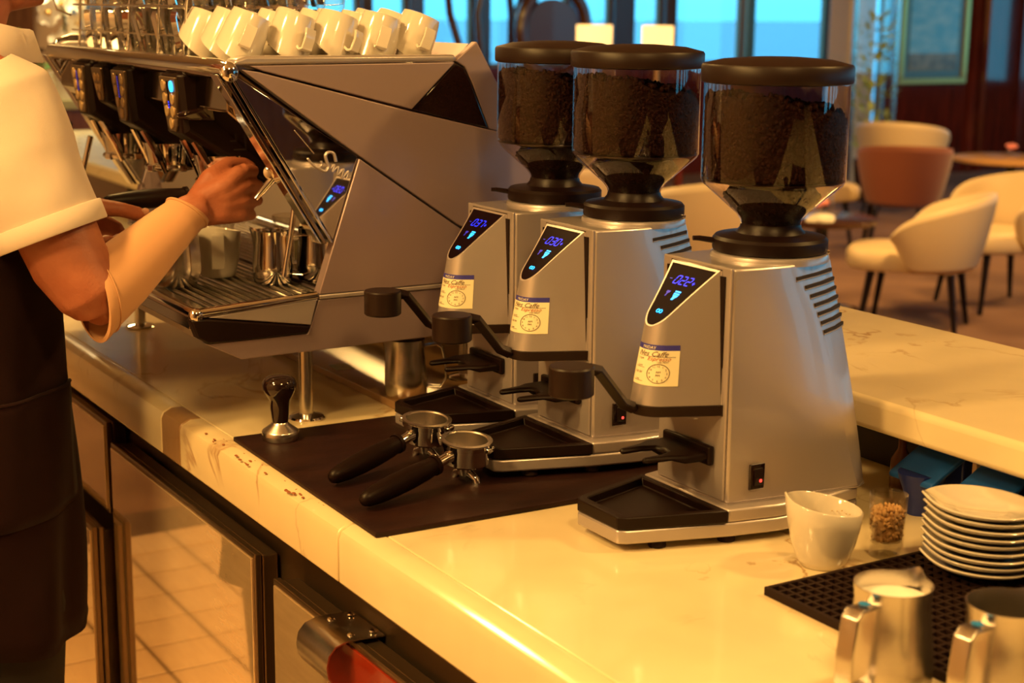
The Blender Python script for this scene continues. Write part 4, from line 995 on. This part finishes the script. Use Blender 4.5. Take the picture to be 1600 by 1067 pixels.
# levers and steam wands
MB(O).loft([[(.885+.052*s_*math.cos(q), 2.375+.0, 1.388+.0105*s_*math.sin(q)) if False else (.885+.052*math.cos(q)*s_, y, 1.388+.0105*math.sin(q)*s_) for q in [2*PI*i/28 for i in range(28)]] for s_, y in ((.85, 2.3935), (1, 2.387), (1, 2.380), (.8, 2.376))]).build('steam_lever', 'gloss_black', em, 50)
MB(O).tube([(.845, 3.05, 1.33), (.83, 3.03, 1.312), (.80, 3.0, 1.290)], [.012, .014, .011], 12).build('steam_lever', 'black', em)
MB(O).tube([(.80, 3.0, 1.290), (.775, 2.98, 1.272)], .006, 12).build('lever_tip', 'chrome', em)
MB(O).lathe([(.0, 0), (.009, .001), (.011, .004), (.011, .010), (.006, .012)], (.942, 2.270, 1.305), 20, ax=(-.5, -.8, .1)).build('steam_valve', 'chrome', em)
MB(O).tube([(.955, 2.285, 1.300), (.945, 2.29, 1.285), (.925, 2.295, 1.262)], [.007, .006, .004], 12).build('steam_valve', 'chrome', em)
MB(O).tube([(1.0, 2.30, 1.29), (.985, 2.30, 1.20), (.970, 2.295, 1.135)], [.005, .0045, .0045], 12).build('steam_wand', 'chrome', em)
MB(O).lathe([(.0, 0), (.011, .001), (.0115, .006), (.009, .009)], (1.008, 2.250, 1.262), 18, ax=(-.3, -1, .05)).build('steam_valve', 'chrome', em)
MB(O).tube([(.905, 3.10, 1.30), (.885, 3.12, 1.20), (.875, 3.12, 1.13)], [.006, .005, .005], 12).build('steam_wand', 'chrome', em)
# raised script on the mirror
yl = NY+.0016
def xz(pts): return [(x, yl, z) for x, z in pts]
for pts, r_ in (([(.986, 1.328), (.993, 1.319), (1.002, 1.313), (1.009, 1.317), (1.0085, 1.323)], .0016),
                ([(1.0335, 1.321), (1.030, 1.3335), (1.021, 1.336), (1.016, 1.331), (1.018, 1.322), (1.021, 1.314), (1.016, 1.307), (1.009, 1.309), (1.004, 1.313)], .0022),
                ([(1.024, 1.311), (1.0305, 1.3165), (1.027, 1.306)], .0015), ([(1.027, 1.306), (1.037, 1.313), (1.035, 1.300), (1.046, 1.309), (1.043, 1.295), (1.0545, 1.305), (1.051, 1.294)], .0017)):
    # smooth the stroke
    p = [Vector((a, b)) for a, b in pts]; out = []
    for i in range(len(p)-1):
        p0 = p[max(i-1, 0)]; p1 = p[i]; p2 = p[i+1]; p3 = p[min(i+2, len(p)-1)]
        for k_ in range(5):
            u = k_/5; out.append(.5*((2*p1)+(p2-p0)*u+(2*p0-5*p1+4*p2-p3)*u*u+(3*p1-p0-3*p2+p3)*u**3))
    out.append(p[-1])
    MB(O).tube([(v.x, yl, v.y) for v in out], r_, 8).build('script_lettering', 'silver', em, 60)
MB(O).tube([(.965, NY+.0018, 1.372), (.997, NY+.0018, 1.335)], .0006, 6).build('mirror_scratch', 'steel', em)
# wire cup gallery over the deck
mbw = MB(O)
def wire(pts, r_=.0022): MB(O).tube(pts, r_, 8).build('gallery_wire', 'chrome', em, 60)
wire([(.885, 2.47, 1.555), (.885, 3.10, 1.555), (.90, 3.16, 1.555), (.95, 3.17, 1.555)]); wire([(.885, 2.47, 1.507), (.885, 3.12, 1.507)], .0018)
wire([(.885, 3.08, 1.62), (.872, 3.16, 1.60), (.868, 3.19, 1.57), (.875, 3.19, 1.545), (.885, 3.13, 1.535)], .0022)
for y in (2.49, 2.62, 2.78, 2.94, 3.08): wire([(.885, y, 1.47), (.885, y-.02, 1.557), (.887, y-.035, 1.60)])
# things on the tray
pfm = portafilter((.925, 2.435, 1.2715), 0, 'chrome portafilter locked in the nearest group, black handle in the left hand', tilt=.11, spout=True)
tc_ = thing('tray_cup', (.950, 2.535, 1.1022), 'white cup with square tab handle on the drip tray under the group', 'cup')
def tab_cup_body(R, H, parent, phi, flip=False, m_='white', wave=.10, lip=.5):
    b = wave_cup(R, H, phi, lip=lip, rb=.70, wave=wave, seg=40).build('body', m_, parent, 60)
    # folded tab handle on +x side
    hp = [(R*.97, H*.88), (R*1.28, H*.93), (R*1.45, H*.90), (R*1.50, H*.62), (R*1.38, H*.30), (R*1.30, H*.24)]
    w_ = R*.26; th = .0022; rings = []
    for i, (x, z) in enumerate(hp):
        a = Vector(hp[max(0, i-1)]); c = Vector(hp[min(len(hp)-1, i+1)]); d_ = (c-a).normalized(); n_ = Vector((d_.y, -d_.x))*th
        rings.append([(x+n_.x, w_, z+n_.y), (x+n_.x, -w_, z+n_.y), (x-n_.x, -w_, z-n_.y), (x-n_.x, w_, z-n_.y)])
    MB().loft(rings).build('handle', m_, parent, 50, bevel=.001)
    return b
tab_cup_body(.041, .085, tc_, math.radians(-60))
tc_.rotation_euler = (0, 0, math.radians(250))
pitcher((.857, 2.487, 1.1022), math.radians(100), 'steel milk pitcher on the drip tray behind the forearm', R=.037, H=.105, stick=False)
pitcher((1.008, 2.432, 1.1022), math.radians(150), 'shiny chrome milk pitcher on the drip tray by the machine side', R=.033, H=.088, stick=False, mtl='chrome', spout_h=.006)
o = thing('sample_glass', (.975, 2.61, 1.1022), 'small clear glass with paper tag behind the white cup on the tray', 'glass')
MB().lathe([(.022, 0), (.024, .003), (.036, .085), (.034, .086), (.022, .006)], seg=32).build('tumbler', 'glass', o, 40, fix=False)
MB().box(-.012, .012, -.001, .001, .01, .045, T=Matrix.Translation((.0, -.0375, 0))).build('paper_tag', 'sticker', o, 0)

# white cups stored upside down on the deck
ucup = thing('stored_cup', (0, 0, 0), 'white cup', 'cup', 'white cups stored upside down on the machine')
q0 = wave_cup(.0360, .060, 0, lip=.3, rb=.84, wave=.30, seg=36).build('body', 'white', ucup, 60)
hp = [(.033, .050), (.041, .054), (.0475, .052), (.049, .034), (.046, .020)]; rings = []
for i, (x, z) in enumerate(hp):
    a = Vector(hp[max(0, i-1)]); c = Vector(hp[min(len(hp)-1, i+1)]); d_ = (c-a).normalized(); n_ = Vector((d_.y, -d_.x))*.0022
    rings.append([(x+n_.x, .0095, z+n_.y), (x+n_.x, -.0095, z+n_.y), (x-n_.x, -.0095, z-n_.y), (x-n_.x, .0095, z-n_.y)])
MB().loft(rings).build('handle', 'white', ucup, 50, bevel=.001)
rr = random.Random(12)
spots = []
rows_ = [(2.308, [.920, .994, 1.068, 1.142, 1.212]), (2.393, [.925, .999, 1.073, 1.145, 1.212]), (2.478, [.915, .989, 1.063, 1.138, 1.210])]
wd = ['leftmost', 'second from the left', 'middle', 'second from the right', 'rightmost']
rn = ['front', 'middle', 'rear']
for ri, (y, xs) in enumerate(rows_):
    for ci, x in enumerate(xs):
        spots.append((x, y+rr.uniform(-.004, .004), 'white cup upside down on the machine, %s of the %s row' % (wd[ci], rn[ri])))
for i, (x, y, lab) in enumerate(spots):
    o = ucup if i == 0 else dup(ucup)
    o['label'] = lab
    # upside down, resting on the wavy rim, so leaning: base tilts
    rz = math.radians(rr.uniform(60, 85) if i % 3 else 95)
    tl = math.radians(rr.uniform(17, 25))
    R_ = Matrix.Rotation(rr.uniform(-.15, .15), 4, 'Z') @ Matrix.Rotation(tl, 4, 'Y') @ Matrix.Rotation(PI, 4, 'X') @ Matrix.Rotation(rz, 4, 'Z')
    o.matrix_world = Matrix.Translation((x+.012, y, 1.4705+.0735)) @ R_
# upper layer of cups, two rows seen above the first
# stored handled glasses, two layers
gg = thing('handled_glass', (0, 0, 0), 'glass', 'glass', 'handled glasses stacked on the machine')
MB().lathe([(.0225, 0), (.0245, .003), (.0275, .035), (.0335, .080), (.0325, .0805), (.0262, .035), (.0225, .008), (.004, .006)], seg=28, cap=True).build('tumbler', 'glass', gg, 50, fix=False)
MB().tube([(.0283*math.cos(q), .0283*math.sin(q), .035) for q in [2*PI*i/24 for i in range(24)]], .0014, 6, closed=True).build('holder_ring', 'chrome', gg, 60)
hp = [(.028, .036), (.040, .062), (.050, .074), (.052, .066), (.042, .030), (.034, .004)]; rings = []
for i, (x, z) in enumerate(hp):
    a = Vector(hp[max(0, i-1)]); c = Vector(hp[min(len(hp)-1, i+1)]); d_ = (c-a).normalized(); n_ = Vector((d_.y, -d_.x))*.0012
    rings.append([(x+n_.x, .0055, z+n_.y), (x+n_.x, -.0055, z+n_.y), (x-n_.x, -.0055, z-n_.y), (x-n_.x, .0055, z-n_.y)])
MB().loft(rings).build('handle', 'chrome', gg, 50)
k2 = 0; cols = ['front', 'second', 'third', 'rear']
for lay in (0, 1):
    for j in range(8):
        for i in range(4):
            x = .925+.083*i; y = 2.552+.079*j
            o = gg if k2 == 0 else dup(gg)
            k2 += 1
            o.location = (x+rr.uniform(-.003, .003), y+rr.uniform(-.003, .003), 1.4705+.0815*lay); o.rotation_euler = (0, 0, math.radians(rr.choice((200, 215, 235, 190))))
            o['label'] = 'handled glass on the machine, %s layer, %s file, %s from the cups' % (('lower', 'upper')[lay], cols[i], ('first', 'second', 'third', 'fourth', 'fifth', 'sixth', 'seventh', 'eighth')[j])

# ================================================================== BARISTA
pr_ = thing('person', (.5, 2.55, 0), 'barista in white short sleeved shirt and dark apron working the espresso machine', 'person')
O = pr_.location
def V(*a): return Vector(a)
SR, ER, WR = V(.555, 2.385, 1.425), V(.662, 2.31, 1.112), V(.842, 2.362, 1.238)
SLp, EL, WL = V(.53, 2.735, 1.425), V(.575, 2.77, 1.14), V(.668, 2.50, 1.222)
mb = MB(O)
mb.loft([[(cx+rx*math.cos(a), 2.56+ry*math.sin(a), z) for a in [2*PI*i/32 for i in range(32)]] for z, cx, rx, ry in
         ((.82, .50, .11, .155), (.9, .50, .12, .17), (1.05, .50, .115, .155), (1.2, .50, .12, .165), (1.34, .505, .115, .175), (1.42, .51, .09, .15), (1.475, .525, .055, .08))])
mb.tube([(.53, 2.56, 1.45), (.56, 2.555, 1.52), (.585, 2.55, 1.60)], [.062, .056, .055], 20)
mb.ell((.600, 2.548, 1.690), (.098, .078, .118), 24, 16)
mb.tube([(.60, 2.548, 1.625), (.650, 2.548, 1.582), (.678, 2.548, 1.580)], [.062, .044, .026], 16)
mb.ell((.690, 2.548, 1.655), (.020, .013, .018), 10, 8); mb.tube([(.688, 2.548, 1.70), (.70, 2.548, 1.66)], [.008, .013], 8)
for s_ in (-1, 1): mb.ell((.59, 2.548+s_*.080, 1.675), (.020, .010, .032), 10, 8)
def limb(pts, rs): mb.tube(pts, rs, 20, flat=1)
limb([SR-V(.02, -.03, -.01), SR, SR.lerp(ER, .5), SR.lerp(ER, .8), ER+V(.002, 0, .018), ER+V(.012, .004, .0)], [.062, .066, .0630, .059, .051, .040])
limb([ER+V(-.002, 0, .012), ER.lerp(WR, .15), ER.lerp(WR, .40), ER.lerp(WR, .75), WR, WR+V(.02, .002, .006)], [.045, .050, .0475, .036, .029, .028])
limb([SLp-V(.02, .03, -.01), SLp, SLp.lerp(EL, .5), EL], [.06, .064, .058, .046])
limb([EL, EL.lerp(WL, .25), EL.lerp(WL, .7), WL], [.044, .046, .034, .027])
# right hand
for z_, a, b, c, d in ((1.300, 1.0, .0, .0, 0), (1.276, 1.08, .005, 0, 0), (1.252, 1.05, .004, 0, 0), (1.229, .9, -.004, 0, 0)):
    k0 = V(.930+b, 2.362, z_); 
    mb.tube([WR+V(.02, .003, (z_-1.262)*.35+.006), WR.lerp(k0, .6)+V(0, -.004, 0), k0], [.020, .0170, .0128], 12)
    mb.tube([k0, k0+V(.026*a, .012, -.003), k0+V(.031*a, .034, -.006), k0+V(.012, .046, -.007)], [.0122, .0092, .0090, .0080], 12)
mb.tube([WR+V(.015, .01, .018), V(.885, 2.380, 1.288), V(.918, 2.392, 1.308), V(.948, 2.398, 1.308), V(.966, 2.400, 1.302)], [.018, .0175, .0125, .0110, .0085], 12)
# left hand round the handle end
mb.tube([WL, V(.694, 2.47, 1.226), V(.715, 2.455, 1.222)], [.026, .030, .026], 14)
mb.tube([V(.690, 2.455, 1.235), V(.712, 2.418, 1.247), V(.745, 2.404, 1.243), V(.772, 2.405, 1.234), V(.786, 2.407, 1.230)], [.019, .0155, .0120, .0120, .0085], 12)
for x_, z_ in ((.757, 0), (.737, -.002), (.717, -.003), (.699, -.004)):
    mb.tube([V(.708+(x_-.72)*.4, 2.475, 1.222), V(x_, 2.470, 1.205+z_), V(x_+.006, 2.447, 1.184+z_), V(x_+.007, 2.420, 1.188+z_), V(x_+.004, 2.409, 1.204+z_)], [.014, .0115, .0102, .0096, .0080], 12)
for s_ in (-1, 1):
    mb.tube([(.50, 2.56+s_*.085, .88), (.52, 2.56+s_*.09, .5), (.50, 2.56+s_*.09, .10)], [.085, .062, .042], 16)
    mb.tube([(.48, 2.56+s_*.09, .06), (.60, 2.56+s_*.09, .04)], [.045, .035], 12)
bd = mb.build('body', 'skin', pr_, 0, fix=False)
r_ = bd.modifiers.new('remesh', 'REMESH'); r_.mode = 'VOXEL'; r_.voxel_size = .0036; r_.use_smooth_shade = True
sm_ = bd.modifiers.new('smooth', 'SMOOTH'); sm_.factor = .5; sm_.iterations = 4
# nails
MB(O).ell((.781, 2.3975, 1.2385), (.0070, .0022, .0058), 10, 6, T=None).build('thumbnail', 'nail', bd)
# eyes, brows, mouth, hair
for s_ in (-1, 1):
    MB(O).ell((.688, 2.548+s_*.032, 1.695), (.010, .013, .009), 12, 8).build('eye', 'white', bd)
    MB(O).ell((.694, 2.548+s_*.032, 1.712), (.006, .018, .004), 10, 6).build('eyebrow', 'hair', bd)
MB(O).ell((.694, 2.548, 1.612), (.006, .022, .006), 12, 6).build('lips', 'nail', bd)
MB(O).loft([[(.588+(.108*k_)*math.cos(a)-.012, 2.548+.088*k_*math.sin(a), z+.025*math.cos(a)) for a in [2*PI*i/28 for i in range(28)]] for k_, z in ((.82, 1.66), (.98, 1.70), (1.0, 1.74), (.85, 1.785), (.5, 1.812), (.1, 1.82))]).build('hair', 'hair', pr_, 60)
# shirt: torso + sleeves remeshed to one garment shell
mb = MB(O)
mb.loft([[(cx+rx*math.cos(a), 2.56+ry*math.sin(a), z) for a in [2*PI*i/36 for i in range(36)]] for z, cx, rx, ry in
         ((1.02, .50, .132, .172), (1.15, .50, .135, .178), (1.30, .505, .136, .190), (1.40, .515, .120, .185), (1.455, .53, .085, .13), (1.49, .548, .070, .078), (1.520, .556, .064, .070))])
def sleeve(S_, E_, f, rr_):
    ax_ = (E_-S_); pts = [S_-ax_.normalized()*.035+V(-.01, 0, .0), S_, S_+ax_*f*.45, S_+ax_*f*.8, S_+ax_*f]
    mb.tube(pts, rr_, 28)
sleeve(SR, ER+V(-.012, 0, 0), .62, [.060, .086, .089, .084, .0825]); sleeve(SLp, EL, .62, [.060, .084, .086, .082, .08])
shirt = mb.build('shirt', 'shirt', pr_, 0, fix=False)
tx = bpy.data.textures.new('folds', 'CLOUDS'); tx.noise_scale = .11; tx.noise_depth = 1
r_ = shirt.modifiers.new('remesh', 'REMESH'); r_.mode = 'VOXEL'; r_.voxel_size = .006; r_.use_smooth_shade = True
sm_ = shirt.modifiers.new('smooth', 'SMOOTH'); sm_.factor = .5; sm_.iterations = 6
dm_ = shirt.modifiers.new('folds', 'DISPLACE'); dm_.texture = tx; dm_.strength = .014; dm_.mid_level = .6
# hem band and collar as their own pieces
ax_ = (ER+V(-.012, 0, 0)-SR); h0 = SR+ax_*.575; h1 = SR+ax_*.665
ringp = MB(O)
d_ = ax_.normalized(); u_ = d_.cross(V(0, 1, 0)).normalized(); w_ = d_.cross(u_)
def rr(c, r): return [c+(u_*math.cos(a)+w_*math.sin(a))*r for a in [2*PI*i/40 for i in range(40)]]
ringp.loft([rr(h0, .0800), rr(h0, .0850), rr(h0+d_*.001, .0865), rr(h1-d_*.002, .0860), rr(h1, .0845), rr(h1-d_*.001, .0820), rr(h0+d_*.004, .079)], cap=False).build('sleeve_hem', 'shirt', shirt, 60)
cl = []
for r__, z, dx in ((.076, 1.492, .0), (.088, 1.482, .012), (.090, 1.485, .012), (.078, 1.532, .010), (.074, 1.534, .010), (.074, 1.492, .0)):
    cl.append([(.560+dx+r__*math.cos(a)+(.012 if abs(a-PI) > 2.6 else 0), 2.556+r__*1.02*math.sin(a), z-.002-.016*math.cos(a)) for a in [2*PI*i/40 for i in range(40)]])
MB(O).loft(cl, cap=False).build('collar', 'shirt', shirt, 60)
# compression sleeve on the right forearm
ax_ = (WR-ER); d_ = ax_.normalized(); u_ = d_.cross(V(0, 1, 0)).normalized(); w_ = d_.cross(u_)
def rs_(f, r, sk=0.): c = ER+V(.0, 0, .004)+ax_*f; return [c+(u_*math.cos(a)+w_*math.sin(a))*r+d_*sk*math.cos(a) for a in [2*PI*i/40 for i in range(40)]]
sk = .03
slv = MB(O).loft([rs_(.02, .0500, sk), rs_(.015, .0555, sk), rs_(.03, .0570, sk), rs_(.07, .0560, sk*.9), rs_(.12, .0545, sk*.7), rs_(.30, .0525, .0), rs_(.5, .0470), rs_(.75, .0395), rs_(.93, .0340, -.006), rs_(.945, .0350, -.008), rs_(.985, .0345, -.010), rs_(.99, .0305, -.01)], cap=False).build('forearm_sleeve', 'sleeve', pr_, 60)
MB(O).tube(rs_(.965, .0350, -.008), .0022, 8, closed=True).build('sleeve_band', 'sleeve', slv, 60)
MB(O).tube(rs_(.10, .0563, sk*.8), .0012, 6, closed=True).build('sleeve_seam', 'sleeve', slv, 60)
# apron
def ap(a, z):
    t_ = (1.27-z)/.75; w = .148+.020*t_+.012*math.sin(a*5+z*3)*t_+.006*math.sin(a*9-z*12)*t_
    return V(.508+w*math.cos(a)*(1.06+.02*t_), 2.555+(w+.035)*math.sin(a), z)
n_ = 60; L = []
for k_ in range(22):
    f = k_/21
    L.append([ap(math.radians(-150+300*i/n_), 1.25-(1.25-(.555-.018*math.cos(math.radians(-150+300*i/n_))))*f) for i in range(n_+1)])
apn = MB(O)
apn.loft(L, cap=False, closed=False)
ao = apn.build('apron', 'apron', pr_, 60); so = ao.modifiers.new('solid', 'SOLIDIFY'); so.thickness = .004; so.offset = 1
def ap2(a, z, off): p = ap(a, z); c = V(.508, 2.555, z); d = (p-c).normalized(); return p+d*off
pk = [[ap2(math.radians(a), z, .006) for a in [-100+5.5*i for i in range(15)]] for z in [.965-.02*i for i in range(11)]]
po = MB(O).loft(pk, cap=False, closed=False).build('pocket', 'apron', ao, 60); so = po.modifiers.new('solid', 'SOLIDIFY'); so.thickness = .003; so.offset = 1
MB(O).tube([ap2(math.radians(-100+5.5*i), .962, .009) for i in range(15)], .0018, 6).build('pocket_hem', 'apron', po, 60)
# trousers and shoes
mb = MB(O)
for s_ in (-1, 1):
    mb.tube([(.51, 2.56+s_*.075, .93), (.545, 2.56+s_*.085, .6), (.535, 2.56+s_*.09, .3), (.52, 2.56+s_*.09, .09)], [.115, .100, .085, .075], 24)
mb.build('trousers', 'trousers', pr_, 60)
for s_ in (-1, 1):
    MB(O).loft([[(.55+.15*k_*math.cos(a), 2.56+s_*.09+.052*k_*math.sin(a), z) for a in [2*PI*i/24 for i in range(24)]] for k_, z in ((1, 0.0075), (1.02, .02), (.98, .05), (.7, .085))]).build('shoe', 'black', pr_, 50)
